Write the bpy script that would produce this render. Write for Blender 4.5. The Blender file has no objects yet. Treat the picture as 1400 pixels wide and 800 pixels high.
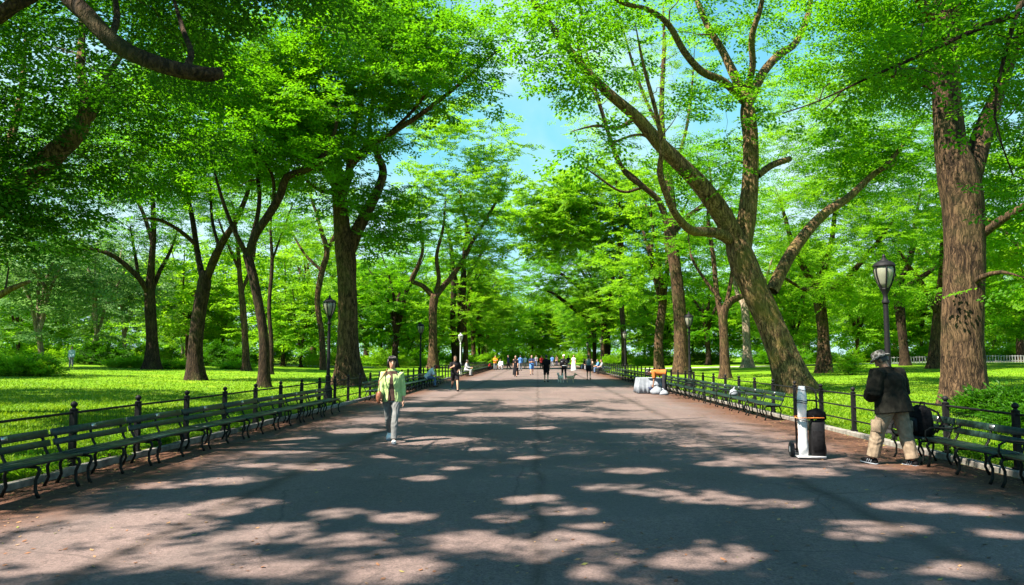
import bpy, bmesh, math, random
import numpy as np
from mathutils import Vector, Matrix

R = math.radians
SC = bpy.context.scene
COL = SC.collection
rng0 = np.random.default_rng(7)

# ------------------------------------------------------------------ camera
F_PX, CX, CY = 1040.0, 700.0, 400.0
VPX, VPY = 735.0, 487.0
CAM_H = 1.65
yaw = math.atan((VPX - CX) / F_PX)
pitch = math.atan((VPY - CY) / math.hypot(F_PX, VPX - CX))
CAMROT = Matrix.Rotation(yaw, 3, 'Z') @ Matrix.Rotation(math.pi / 2 + pitch, 3, 'X')
cam_d = bpy.data.cameras.new('camera')
cam_d.sensor_width = 36.0
cam_d.lens = 36.0 * F_PX / 1400.0
cam_d.clip_start = 0.1
cam_d.clip_end = 3000
cam = bpy.data.objects.new('camera', cam_d)
COL.objects.link(cam)
cam.location = (0, 0, CAM_H)
cam.rotation_euler = CAMROT.to_euler()
SC.camera = cam


def ray(px, py):
    v = CAMROT @ Vector(((px - CX) / F_PX, -(py - CY) / F_PX, -1.0))
    return v / v.y


def P(px, py, d):
    """world point seen at photo pixel (px, py) at distance d along the path"""
    v = ray(px, py)
    return Vector((v.x * d, d, CAM_H + v.z * d))


def gz(x):
    a = np.clip(np.abs(x) - 7.3, 0, 42.0)
    return 0.022 * a


def ground_at(px, py):
    v = ray(px, py)
    d = 2.0
    while d < 400:
        if CAM_H + v.z * d <= float(gz(v.x * d)):
            return Vector((v.x * d, d, float(gz(v.x * d))))
        d += 0.1
    return Vector((v.x * 400, 400, float(gz(v.x * 400))))


# ------------------------------------------------------------------ the sun, and the gaps in the leaves that let it through
SUN_AZ, SUN_EL = math.atan2(-.76, -.53), R(53)         # direction to the sun, from +Y towards +X
to_sun = Vector((math.sin(SUN_AZ) * math.cos(SUN_EL), math.cos(SUN_AZ) * math.cos(SUN_EL), math.sin(SUN_EL)))
SUN_POOLS = [  # where pools of sun lie on the path: photo pixel, width, height
    (110, 745, 250, 90), (250, 712, 200, 46), (50, 775, 140, 50), (230, 770, 130, 44), (325, 690, 130, 16), (390, 730, 130, 34), (290, 745, 90, 30), (480, 740, 110, 30), (545, 710, 100, 20), (465, 702, 60, 12), (650, 745, 120, 34),
    (680, 710, 60, 16), (545, 782, 140, 34), (350, 782, 160, 28), (400, 605, 80, 14), (380, 618, 120, 8), (430, 640, 110, 12), (290, 660, 110, 14), (215, 665, 80, 12), (345, 637, 50, 10), (600, 600, 100, 7), (590, 655, 50, 8), (620, 642, 40, 6),
    (730, 550, 100, 12), (850, 555, 110, 10), (865, 590, 100, 9), (865, 645, 80, 8), (730, 627, 50, 6), (740, 585, 60, 6), (980, 635, 90, 8), (1080, 645, 150, 14), (1040, 632, 80, 10), (1000, 594, 50, 6), (1065, 595, 40, 6),
    (830, 668, 100, 8), (960, 685, 140, 14), (1050, 690, 120, 16), (920, 675, 180, 8), (725, 685, 80, 14), (775, 700, 70, 12), (785, 740, 110, 34), (805, 720, 40, 10), (805, 785, 90, 24), (725, 755, 60, 28), (915, 765, 130, 26), (980, 760, 80, 20),
    (1180, 720, 90, 12), (1225, 725, 110, 14), (1175, 735, 100, 10), (1250, 695, 140, 14), (1325, 700, 120, 14), (1300, 780, 110, 22), (1365, 730, 60, 16), (640, 545, 160, 9), (600, 560, 120, 8), (680, 567, 100, 7), (520, 575, 100, 9), (480, 590, 90, 8), (780, 567, 90, 6), (660, 615, 60, 5), (540, 625, 60, 5), (950, 610, 60, 5)]
GAPS = []
_g = np.random.default_rng(13)
for px, py, w_, h_ in SUN_POOLS:
    c0 = ground_at(px, py); top_ = ground_at(px, py - h_ / 2); bot_ = ground_at(px, py + h_ / 2)
    hw, hh = w_ * .43 * c0.y / F_PX, max(.16, (top_.y - bot_.y) * .42)
    area = hw * hh * 3.14
    r_ = min(.46, max(.19, min(hw, hh) * .58))
    for _ in range(int(min(26, 2 + 1.3 * area / (r_ * r_ * 3.14)))):
        an_, q_ = _g.uniform(0, 6.283), _g.uniform(0, 1) ** .5
        GAPS.append((c0.x + math.cos(an_) * q_ * max(0, hw - r_ * .6), c0.y + math.sin(an_) * q_ * max(0, hh - r_ * .6), 0, r_ * _g.uniform(.7, 1.15)))
GAPS += [(-2.85, 14.4, 1.45, .55), (-2.85, 14.4, 1.0, .5), (5.1, 11.6, .45, .35), (4.1, 12.2, .8, .3), (4.3, 12.2, .5, .25), (6.1, 11.0, .65, .3), (6.1, 9.6, .65, .3)]
GAPS = np.array(GAPS)
_sun = np.array(to_sun)


def unshaded(p):
    '''False for points that would block one of the gaps'''
    ok = np.ones(len(p), bool)
    for x, y, z, r in GAPS:
        q = p - np.array([x, y, z])
        near = np.abs(q[:, 0]) + np.abs(q[:, 1]) < 60
        if not near.any(): continue
        t_ = q @ _sun
        d2 = (q * q).sum(1) - t_ * t_
        ok &= ~((t_ > 0) & (d2 < r * r))
    return ok


# ------------------------------------------------------------------ tagging
def tag(o, label=None, cat=None, group=None, kind=None):
    if label: o['label'] = label
    if cat: o['category'] = cat
    if group: o['group'] = group
    if kind: o['kind'] = kind
    return o


def empty(name, loc=(0, 0, 0), rz=0.0, label=None, cat=None, group=None):
    o = bpy.data.objects.new(name, None)
    o.empty_display_size = 0.2
    COL.objects.link(o)
    o.location = loc
    o.rotation_euler = (0, 0, rz)
    return tag(o, label, cat, group)


def link(name, me, parent=None):
    o = bpy.data.objects.new(name, me)
    COL.objects.link(o)
    if parent is not None: o.parent = parent
    return o


KIDS = {}
def kids(o):
    return [c for c in bpy.data.objects if c.parent == o]


def copy_tree(root, kidmap=None):
    """a copy of a thing with copies of its parts and sub-parts"""
    r = root.copy(); COL.objects.link(r)
    for ch in kids(root):
        c = ch.copy(); COL.objects.link(c); c.parent = r
        for g in kids(ch):
            d = g.copy(); COL.objects.link(d); d.parent = c
    return r


# ------------------------------------------------------------------ mesh builder
class MB:
    def __init__(s):
        s.v = []; s.f = []; s.m = []

    def add(s, V, Fs, mi=0):
        b = len(s.v)
        s.v.extend([tuple(p) for p in V])
        s.f.extend([tuple(b + i for i in f) for f in Fs])
        s.m.extend([mi] * len(Fs))

    def box(s, c, size, rot=None, mi=0, taper=1.0):
        hx, hy, hz = size[0] / 2, size[1] / 2, size[2] / 2
        V = []
        for z, k in ((-hz, 1.0), (hz, taper)):
            for x, y in ((-hx, -hy), (hx, -hy), (hx, hy), (-hx, hy)):
                p = Vector((x * k, y * k, z))
                if rot is not None: p = rot @ p
                V.append(p + Vector(c))
        s.add(V, [(3, 2, 1, 0), (4, 5, 6, 7), (0, 1, 5, 4), (1, 2, 6, 5), (2, 3, 7, 6), (3, 0, 4, 7)], mi)

    def tube(s, pts, rad, n=8, mi=0, ry=None, side=None, noise=0.0, rng=None, flat=False):
        """elliptical tube through pts; rad across `side`, ry across the other axis"""
        pts = [Vector(p) for p in pts]
        if not hasattr(rad, '__len__'): rad = [rad] * len(pts)
        if ry is None: ry = rad
        elif not hasattr(ry, '__len__'): ry = [ry] * len(pts)
        V = []
        t0 = (pts[1] - pts[0]).normalized()
        if side is None:
            sd = t0.orthogonal().normalized()
        else:
            sd = Vector(side)
        for i, p in enumerate(pts):
            a = pts[max(i - 1, 0)]; b = pts[min(i + 1, len(pts) - 1)]
            t = (b - a).normalized()
            sd = (sd - t * sd.dot(t))
            if sd.length < 1e-6: sd = t.orthogonal()
            sd = sd.normalized()
            up = t.cross(sd)
            for k in range(n):
                an = 2 * math.pi * k / n
                q = 1.0
                if noise: q += noise * (rng.random() - .5)
                V.append(p + sd * (math.cos(an) * rad[i] * q) + up * (math.sin(an) * ry[i] * q))
        Fs = []
        for i in range(len(pts) - 1):
            for k in range(n):
                k2 = (k + 1) % n
                Fs.append((i * n + k, i * n + k2, (i + 1) * n + k2, (i + 1) * n + k))
        Fs.append(tuple(range(n - 1, -1, -1)))
        Fs.append(tuple((len(pts) - 1) * n + k for k in range(n)))
        s.add(V, Fs, mi)

    def lathe(s, prof, c=(0, 0, 0), n=16, mi=0, axis=None):
        V = []
        for r, z in prof:
            for k in range(n):
                an = 2 * math.pi * k / n
                p = Vector((r * math.cos(an), r * math.sin(an), z))
                if axis is not None: p = axis @ p
                V.append(p + Vector(c))
        Fs = []
        for i in range(len(prof) - 1):
            for k in range(n):
                k2 = (k + 1) % n
                Fs.append((i * n + k, i * n + k2, (i + 1) * n + k2, (i + 1) * n + k))
        Fs.append(tuple(range(n - 1, -1, -1)))
        Fs.append(tuple((len(prof) - 1) * n + k for k in range(n)))
        s.add(V, Fs, mi)

    def ball(s, c, r, mi=0, n=10, rot=None):
        rx, ry, rz = (r, r, r) if not hasattr(r, '__len__') else r
        prof = [(math.sin(math.pi * i / n), -math.cos(math.pi * i / n)) for i in range(n + 1)]
        V = []; m = 12
        for a, z in prof:
            a = max(a, 0.02)
            for k in range(m):
                an = 2 * math.pi * k / m
                p = Vector((a * math.cos(an) * rx, a * math.sin(an) * ry, z * rz))
                if rot is not None: p = rot @ p
                V.append(p + Vector(c))
        Fs = []
        for i in range(n):
            for k in range(m):
                k2 = (k + 1) % m
                Fs.append((i * m + k, i * m + k2, (i + 1) * m + k2, (i + 1) * m + k))
        Fs.append(tuple(range(m - 1, -1, -1)))
        Fs.append(tuple(n * m + k for k in range(m)))
        s.add(V, Fs, mi)

    def mesh(s, name, mats, smooth=True):
        me = bpy.data.meshes.new(name)
        me.from_pydata(s.v, [], s.f)
        mats = mats if isinstance(mats, (list, tuple)) else [mats]
        for m in mats: me.materials.append(m)
        if len(mats) > 1: me.polygons.foreach_set('material_index', s.m)
        if smooth: me.polygons.foreach_set('use_smooth', [True] * len(s.f))
        me.update()
        return me

    def build(s, name, mats, parent=None, smooth=True, sharp=None, bevel=0.0):
        me = s.mesh(name, mats, smooth)
        if bevel:
            bm = bmesh.new(); bm.from_mesh(me)
            bmesh.ops.bevel(bm, geom=list(bm.edges), offset=bevel, segments=1, affect='EDGES', clamp_overlap=True)
            bm.to_mesh(me); bm.free()
        if sharp is not None:
            me.set_sharp_from_angle(angle=R(sharp))
        return link(name, me, parent)


def np_mesh(name, V, F, mats, midx=None, smooth=True, tint=None):
    """quads only"""
    me = bpy.data.meshes.new(name)
    nf, k = F.shape
    me.vertices.add(len(V)); me.vertices.foreach_set('co', V.astype(np.float32).ravel())
    me.loops.add(nf * k); me.loops.foreach_set('vertex_index', F.astype(np.int32).ravel())
    me.polygons.add(nf)
    me.polygons.foreach_set('loop_start', np.arange(0, nf * k, k, dtype=np.int32))
    for m in mats: me.materials.append(m)
    if midx is not None: me.polygons.foreach_set('material_index', midx.astype(np.int32))
    me.polygons.foreach_set('use_smooth', np.full(nf, smooth))
    if tint is not None:
        a = me.attributes.new('tint', 'FLOAT', 'FACE')
        a.data.foreach_set('value', tint.astype(np.float32))
    me.update(calc_edges=True)
    return me


# ------------------------------------------------------------------ materials
def nt(name):
    m = bpy.data.materials.new(name); m.use_nodes = True
    t = m.node_tree; t.nodes.clear()
    out = t.nodes.new('ShaderNodeOutputMaterial')
    return m, t, out


def N(t, kind, **kw):
    n = t.nodes.new(kind)
    for k, v in kw.items():
        if k.startswith('i_'):
            n.inputs[k[2:].replace('_', ' ')].default_value = v
        else:
            setattr(n, k, v)
    return n


def ramp(t, fac, stops):
    r = t.nodes.new('ShaderNodeValToRGB')
    e = r.color_ramp.elements
    while len(e) < len(stops): e.new(0.5)
    for i, (p, c) in enumerate(stops):
        e[i].position = p; e[i].color = (*c, 1) if len(c) == 3 else c
    t.links.new(fac, r.inputs['Fac'])
    return r.outputs['Color']


def simple(name, col, rough=0.6, metal=0.0, var=0.12, scale=30.0, bump=0.15, spec=0.5, coat=0.0):
    m, t, out = nt(name)
    b = N(t, 'ShaderNodeBsdfPrincipled')
    tc = N(t, 'ShaderNodeTexCoord')
    no = N(t, 'ShaderNodeTexNoise'); no.inputs['Scale'].default_value = scale; no.inputs['Detail'].default_value = 4
    t.links.new(tc.outputs['Object'], no.inputs['Vector'])
    lo = tuple(max(0, c * (1 - var * 2)) for c in col); hi = tuple(min(1, c * (1 + var * 2)) for c in col)
    t.links.new(ramp(t, no.outputs['Fac'], [(0.3, lo), (0.7, hi)]), b.inputs['Base Color'])
    b.inputs['Roughness'].default_value = rough
    b.inputs['Metallic'].default_value = metal
    b.inputs['Specular IOR Level'].default_value = spec
    if coat: b.inputs['Coat Weight'].default_value = coat
    if bump:
        bp = N(t, 'ShaderNodeBump'); bp.inputs['Strength'].default_value = bump; bp.inputs['Distance'].default_value = 0.01
        t.links.new(no.outputs['Fac'], bp.inputs['Height']); t.links.new(bp.outputs['Normal'], b.inputs['Normal'])
    t.links.new(b.outputs[0], out.inputs[0])
    return m


def leaf_mat(name, a, b, tr, mix=0.5):
    m, t, out = nt(name)
    at = N(t, 'ShaderNodeAttribute'); at.attribute_name = 'tint'
    col = ramp(t, at.outputs['Fac'], [(0.0, a), (1.0, b)])
    p = N(t, 'ShaderNodeBsdfPrincipled'); p.inputs['Roughness'].default_value = 0.5
    p.inputs['Specular IOR Level'].default_value = 0.22
    t.links.new(col, p.inputs['Base Color'])
    tl = N(t, 'ShaderNodeBsdfTranslucent')
    mul = N(t, 'ShaderNodeMix', data_type='RGBA', blend_type='MULTIPLY'); mul.inputs['Factor'].default_value = 1.0
    t.links.new(col, mul.inputs['A']); mul.inputs['B'].default_value = (*tr, 1)
    t.links.new(mul.outputs['Result'], tl.inputs['Color'])
    mx = N(t, 'ShaderNodeMixShader'); mx.inputs[0].default_value = mix
    t.links.new(p.outputs[0], mx.inputs[1]); t.links.new(tl.outputs[0], mx.inputs[2])
    t.links.new(mx.outputs[0], out.inputs[0])
    return m


def bark_mat(name, dark, light, moss=(0.07, 0.09, 0.02), moss_amt=0.0):
    m, t, out = nt(name)
    b = N(t, 'ShaderNodeBsdfPrincipled'); b.inputs['Roughness'].default_value = 0.9
    b.inputs['Specular IOR Level'].default_value = 0.15
    tc = N(t, 'ShaderNodeTexCoord')
    mp = N(t, 'ShaderNodeMapping'); mp.inputs['Scale'].default_value = (7, 7, 2.2)
    t.links.new(tc.outputs['Object'], mp.inputs['Vector'])
    n1 = N(t, 'ShaderNodeTexNoise'); n1.inputs['Scale'].default_value = 1.0; n1.inputs['Detail'].default_value = 6; n1.inputs['Roughness'].default_value = 0.65
    t.links.new(mp.outputs[0], n1.inputs['Vector'])
    wp_ = N(t, 'ShaderNodeTexNoise'); wp_.inputs['Scale'].default_value = 2.2; wp_.inputs['Detail'].default_value = 4
    t.links.new(tc.outputs['Object'], wp_.inputs['Vector'])
    ad = N(t, 'ShaderNodeMix', data_type='VECTOR'); ad.inputs['Factor'].default_value = 0.22
    t.links.new(tc.outputs['Object'], ad.inputs['A']); t.links.new(wp_.outputs['Color'], ad.inputs['B'])
    mp2 = N(t, 'ShaderNodeMapping'); mp2.inputs['Scale'].default_value = (17, 17, 1.5)
    t.links.new(ad.outputs['Result'], mp2.inputs['Vector'])
    vo = N(t, 'ShaderNodeTexNoise'); vo.inputs['Scale'].default_value = 1.0; vo.inputs['Detail'].default_value = 3
    t.links.new(mp2.outputs[0], vo.inputs['Vector'])
    rg_ = N(t, 'ShaderNodeMath', operation='ABSOLUTE'); sb_ = N(t, 'ShaderNodeMath', operation='SUBTRACT'); sb_.inputs[1].default_value = .5
    t.links.new(vo.outputs['Fac'], sb_.inputs[0]); t.links.new(sb_.outputs[0], rg_.inputs[0])
    sq = N(t, 'ShaderNodeMapRange'); sq.inputs['From Max'].default_value = 0.13; sq.inputs['To Min'].default_value = 0.5
    mu = N(t, 'ShaderNodeMath', operation='MULTIPLY'); t.links.new(n1.outputs['Fac'], mu.inputs[0])
    t.links.new(rg_.outputs[0], sq.inputs['Value']); t.links.new(sq.outputs[0], mu.inputs[1])
    c = ramp(t, mu.outputs[0], [(0.22, dark), (0.6, light)])
    n2 = N(t, 'ShaderNodeTexNoise'); n2.inputs['Scale'].default_value = 0.9; n2.inputs['Detail'].default_value = 5
    t.links.new(tc.outputs['Object'], n2.inputs['Vector'])
    fac = ramp(t, n2.outputs['Fac'], [(0.52, (0, 0, 0)), (0.68, (moss_amt,) * 3)])
    mx = N(t, 'ShaderNodeMix', data_type='RGBA'); t.links.new(fac, mx.inputs['Factor'])
    t.links.new(c, mx.inputs['A']); mx.inputs['B'].default_value = (*moss, 1)
    t.links.new(mx.outputs['Result'], b.inputs['Base Color'])
    bp = N(t, 'ShaderNodeBump'); bp.inputs['Strength'].default_value = 1.0; bp.inputs['Distance'].default_value = 0.06
    t.links.new(mu.outputs[0], bp.inputs['Height']); t.links.new(bp.outputs[0], b.inputs['Normal'])
    t.links.new(b.outputs[0], out.inputs[0])
    return m


M = {}
M['leaf_mid'] = leaf_mat('leaf_mid', (0.032, 0.135, 0.003), (0.115, 0.29, 0.006), (2.1, 2.0, 1.0), .58)
M['leaf_bright'] = leaf_mat('leaf_bright', (0.075, 0.21, 0.006), (0.185, 0.36, 0.014), (2.0, 1.9, 1.0), .58)  # yellow-green leaf; its brightness also imitates sunlight in the background woods
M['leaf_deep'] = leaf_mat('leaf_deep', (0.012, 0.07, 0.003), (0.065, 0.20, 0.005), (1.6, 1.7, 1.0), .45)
M['leaf_gray'] = leaf_mat('leaf_gray', (0.07, 0.17, 0.045), (0.15, 0.28, 0.09), (1.4, 1.4, 1.0), .5)
M['grass'] = leaf_mat('grass_blade', (0.06, 0.17, 0.004), (0.21, 0.33, 0.010), (1.6, 1.5, 1.0), .4)
M['bark'] = bark_mat('elm_bark', (0.012, 0.008, 0.005), (0.15, 0.092, 0.048), moss_amt=0.35)
M['bark_shaded'] = bark_mat('shaded_elm_bark', (0.006, 0.004, 0.003), (0.125, 0.078, 0.042), moss_amt=0.15)  # elm bark darkened to paint in the deep shade on one trunk
M['bark_moss_lit'] = bark_mat('mossy_sunlit_bark', (0.024, 0.016, 0.009), (0.30, 0.20, 0.095), (0.14, 0.12, 0.025), 0.65)  # real moss tint; bark lightened to stand in for sunlight
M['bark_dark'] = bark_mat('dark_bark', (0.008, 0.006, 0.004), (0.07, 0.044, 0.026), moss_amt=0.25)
M['bark_pale'] = bark_mat('pale_bark', (0.12, 0.09, 0.06), (0.42, 0.35, 0.25), (0.2, 0.2, 0.12), 0.3)
M['twig'] = simple('twig_bark', (0.045, 0.03, 0.018), .9, bump=0)
M['iron'] = simple('black_iron', (0.009, 0.009, 0.010), .6, var=.2, bump=.1, spec=.2)
M['iron_green'] = simple('bench_iron', (0.006, 0.008, 0.007), .6, var=.2, bump=.1, spec=.2)
M['bench_wood'] = simple('bench_plank_paint', (0.011, 0.025, 0.020), .34, var=.3, scale=14, bump=.25, spec=.35)
M['plaque'] = simple('steel_plaque', (0.62, 0.62, 0.6), .3, metal=.9, var=.03)
M['stone'] = simple('kerb_stone', (0.20, 0.19, 0.165), .85, var=.25, scale=6, bump=.4)
M['white_cloth_shaded'] = simple('white_cloth_shaded', (0.22, 0.25, 0.285), .8, var=.10, scale=8)  # white cloth greyed and blued to imitate shade over the table
M['glass'] = simple('lamp_glass', (0.22, 0.23, 0.17), .2, var=.04, bump=0)
M['silver'] = simple('silver_paint', (0.55, 0.56, 0.57), .4, var=.06)
M['black'] = simple('black_fabric', (0.008, 0.008, 0.009), .85, var=.25, spec=.1)
M['black_plastic'] = simple('black_plastic', (0.009, 0.009, 0.010), .5, var=.15, spec=.2)
M['rubber'] = simple('rubber', (0.018, 0.018, 0.018), .8)
M['orange'] = simple('orange_strap', (0.60, 0.19, 0.03), .6)
M['skin'] = simple('skin', (0.52, 0.29, 0.19), .5, var=.05, bump=.03)
M['skin_dark'] = simple('skin_tan', (0.26, 0.135, 0.08), .5, var=.05, bump=.03)
M['hair'] = simple('black_hair', (0.010, 0.008, 0.008), .45, var=.3, scale=60, bump=.4)
M['hair_brown'] = simple('brown_hair', (0.08, 0.04, 0.02), .5, var=.3, scale=60, bump=.4)
M['eye'] = simple('dark_eye', (0.02, 0.014, 0.01), .2, bump=0)
M['lip'] = simple('lip', (0.36, 0.12, 0.10), .4, bump=0)


def cloth(name, col, rough=.85, var=.1, scale=9, bump=.5):
    if name not in M: M[name] = simple(name, col, rough, var=var, scale=scale, bump=bump, spec=.12)
    return M[name]


# ------------------------------------------------------------------ remeshed solids (people, dogs)
def remesh(mb, name, mats, voxel, smooth_iter=2, parent=None, fac=.5, wrinkle=0.0):
    me = mb.mesh(name + '_raw', mats if not isinstance(mats, list) else mats[0])
    o = bpy.data.objects.new(name, me); COL.objects.link(o)
    md = o.modifiers.new('r', 'REMESH'); md.mode = 'VOXEL'; md.voxel_size = voxel; md.use_smooth_shade = True
    if smooth_iter:
        s = o.modifiers.new('s', 'SMOOTH'); s.factor = fac; s.iterations = smooth_iter
    dg = bpy.context.evaluated_depsgraph_get()
    res = bpy.data.meshes.new_from_object(o.evaluated_get(dg))
    res.name = name
    if not res.materials: res.materials.append(mats if not isinstance(mats, list) else mats[0])
    if wrinkle:
        n_ = len(res.vertices); co = np.empty(n_ * 3); res.vertices.foreach_get('co', co); co = co.reshape(-1, 3)
        nr = np.array([v.normal[:] for v in res.vertices])
        x, y, z = co.T
        q = np.sin(z * 42 + 9 * np.sin(x * 13 + y * 9) + 3 * np.sin(z * 17)) * .5 + np.sin(x * 31 + z * 23 + 4 * np.sin(y * 21 + z * 8)) * .35 + np.sin(y * 37 - z * 29 + 3 * np.sin(x * 19)) * .3
        co += nr * (q * wrinkle)[:, None]
        res.vertices.foreach_set('co', co.ravel()); res.update()
    o.modifiers.clear(); old = o.data; o.data = res
    bpy.data.meshes.remove(old)
    if parent is not None: o.parent = parent
    return o


def person(label, loc, heading, H=1.66, lean=0.0, legs=((0, 0, 2), (0, 0, 2)), arms=((5, 8, 15, 0), (5, 8, 15, 0)),
           head=(0, 0), pelvis=None, top=None, bottom=None, dress=None, shoes='black', shoe_mat=None, hair=('hair', 'short'),
           skin='skin', hat=None, voxel=.016, group=None, wide=1.0, fine=False, name='person', female=False, extra=None):
    """legs: (hip flex, knee flex, abduct) left,right; arms: (shoulder flex, abduct, elbow flex, inward) ; faces local +Y"""
    s = H / 1.7
    root = empty(name, loc, heading, label, 'person', group)
    vx = voxel
    thigh, shank, ua, fa = .43 * s, .42 * s, .285 * s, .25 * s
    hipw = .085 * s * wide; shw = (.165 if female else .185) * s * wide

    def leg_dir(flex, ab, sgn):
        f, a = R(flex), R(ab)
        return Vector((sgn * math.sin(a), math.sin(f) * math.cos(a), -math.cos(f) * math.cos(a)))
    L = []
    low = 1e9
    for (hf, kf, ab), sgn in zip(legs, (-1, 1)):
        hip = Vector((sgn * hipw, 0, 0))
        knee = hip + leg_dir(hf, ab, sgn) * thigh
        ank = knee + leg_dir(hf - kf, ab * .6, sgn) * shank
        pit = min(0, hf - kf + 12) if (hf - kf) < -15 else max(0, (hf - kf) * .4)
        L.append([hip, knee, ank, pit])
        low = min(low, ank.z - .075 * s - (math.sin(R(-pit)) * .15 * s if pit < 0 else 0))
    pz = -low if pelvis is None else pelvis
    off = Vector((0, 0, pz))
    for l in L:
        for i in range(3): l[i] = l[i] + off
    pel = off.copy()
    lr = Matrix.Rotation(-R(lean), 3, 'X')
    T = lambda v: pel + lr @ (Vector(v) * s)

    body = MB()
    X = Vector((1, 0, 0))
    w = wide
    # trunk rings: (z above the hips, half width, half depth, y offset)
    bust = .02 if female else 0
    tr = [(-.10, .12, .10, 0), (-.02, .165, .115, -.01), (.06, .160, .108, -.005), (.18, .132, .095, .0), (.28, .145, .105 + bust, .005), (.38, .165, .110 + bust * .6, .0), (.46, .160, .088, -.01), (.52, .11, .07, -.015), (.56, .062, .06, -.012), (.63, .052, .055, .008), (.68, .05, .055, .02)]
    body.tube([T((0, y, z)) for z, a, b, y in tr], [a * s * w if z < .5 else a * s for z, a, b, y in tr], 14, ry=[b * s * w if z < .5 else b * s for z, a, b, y in tr], side=X)
    # head
    hp, hy = head
    nk = T((0, .0, .62))
    hr = lr @ Matrix.Rotation(R(hy), 3, 'Z') @ Matrix.Rotation(-R(hp), 3, 'X')
    HT = lambda v: nk + hr @ (Vector(v) * s)
    hd = [(-.035, .018, .02, .06), (-.02, .038, .045, .045), (.02, .057, .072, .025), (.06, .068, .085, .015), (.10, .074, .094, .008), (.14, .074, .094, .004), (.18, .062, .078, .0), (.205, .036, .046, .0), (.215, .012, .014, .0)]
    body.tube([HT((0, y, z)) for z, a, b, y in hd], [a * s for z, a, b, y in hd], 14, ry=[b * s for z, a, b, y in hd], side=hr @ X)
    body.tube([HT((0, .093, .10)), HT((0, .112, .066)), HT((0, .118, .052)), HT((0, .09, .043))], [.009 * s, .013 * s, .017 * s, .012 * s], 6, side=hr @ X)
    for sg in (-1, 1):
        body.ball(HT((sg * .076, -.005, .075)), (.012 * s, .022 * s, .034 * s), rot=hr)
    # arms
    A = []
    fing = MB()
    for (sf, ab, ef, inw), sgn in zip(arms, (-1, 1)):
        sh = T((sgn * shw / s, -.01, .47))
        f, a = R(sf), R(ab)
        ud = lr @ Vector((sgn * math.sin(a), math.sin(f) * math.cos(a), -math.cos(f) * math.cos(a)))
        el = sh + ud * ua
        f2 = R(sf + ef); i2 = R(inw)
        fd = lr @ Vector((sgn * math.sin(a * .5) * math.cos(i2) - sgn * math.sin(i2), math.sin(f2) * math.cos(i2), -math.cos(f2) * math.cos(i2)))
        fd.normalize()
        wr = el + fd * fa
        A.append((sh, el, wr, fd))
        body.tube([T((sgn * .10, -.01, .48)), sh, sh.lerp(el, .35), el, el.lerp(wr, .35), wr.lerp(el, .12), wr], [.05 * s, .055 * s, .047 * s, .038 * s, .038 * s, .028 * s, .025 * s], 10)
        # hand: palm, four curled fingers, thumb
        pn = Vector((-sgn, 0, 0)); pn = (pn - fd * pn.dot(fd))
        if pn.length < .2: pn = Vector((0, 0, -1)) - fd * (-fd.z)
        pn.normalize()                                     # palm normal (towards the body)
        ac = fd.cross(pn).normalized()
        if ac.y < 0 and abs(fd.z) > .5: ac = -ac              # thumb side forwards
        if abs(fd.z) <= .5 and ac.z < 0: ac = -ac
        pe = wr + fd * .085 * s
        body.tube([wr - fd * .02, wr + fd * .02 * s, wr + fd * .055 * s, pe], [.024 * s, .032 * s, .041 * s, .037 * s], 8, ry=[.022 * s, .019 * s, .017 * s, .013 * s], side=ac)
        tgt = body if fine else fing
        fr = (.0085 if fine else .010) * s
        for k, ln in enumerate((.068, .078, .073, .056)):
            b0 = pe + ac * ((1.5 - k) * .0215 * s) - fd * .012 * s
            d1 = (fd + pn * .25 + ac * (1.5 - k) * .07).normalized(); d2 = (fd * .75 + pn * .8).normalized()
            k1 = b0 + d1 * ln * .55 * s
            tgt.tube([b0, k1, k1 + d2 * ln * .3 * s, k1 + (d2 * .8 + pn * .4) * ln * .5 * s], [fr, fr * .95, fr * .9, fr * .7], 6)
        tb = wr + fd * .03 * s + ac * .034 * s
        td = (fd * .6 + ac * .65 + pn * .35).normalized()
        tgt.tube([tb - ac * .012 * s, tb + td * .03 * s, tb + td * .052 * s + fd * .012 * s, tb + td * .06 * s + fd * .025 * s], [fr * 1.3, fr * 1.15, fr, fr * .75], 6)
    # legs
    for (hip, knee, ank, pit), sgn in zip(L, (-1, 1)):
        body.tube([hip + Vector((0, 0, .05 * s)), hip.lerp(knee, .2), hip.lerp(knee, .6), knee, knee.lerp(ank, .3), knee.lerp(ank, .75), ank], [.085 * s, .083 * s, .066 * s, .05 * s, .053 * s, .036 * s, .034 * s], 10)
        fdv = Matrix.Rotation(R(pit), 3, 'X') @ Vector((sgn * .12, 1, 0)).normalized()
        dn = Vector((0, 0, -1)) - fdv * (-fdv.z); dn.normalize()
        body.tube([ank + dn * .03 * s - fdv * .04 * s, ank + dn * .045 * s + fdv * .05 * s, ank + dn * .055 * s + fdv * .15 * s], [.032 * s, .04 * s, .03 * s], 8, ry=[.03 * s, .025 * s, .015 * s])
    b = remesh(body, 'body', M[skin], vx, 2, root)
    if not fine:
        fo = fing.mesh('f', M[skin])
        bm = bmesh.new(); bm.from_mesh(b.data); bm.from_mesh(fo); bm.to_mesh(b.data); bm.free()
        bpy.data.meshes.remove(fo)
        for p_ in b.data.polygons: p_.use_smooth = True
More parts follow.
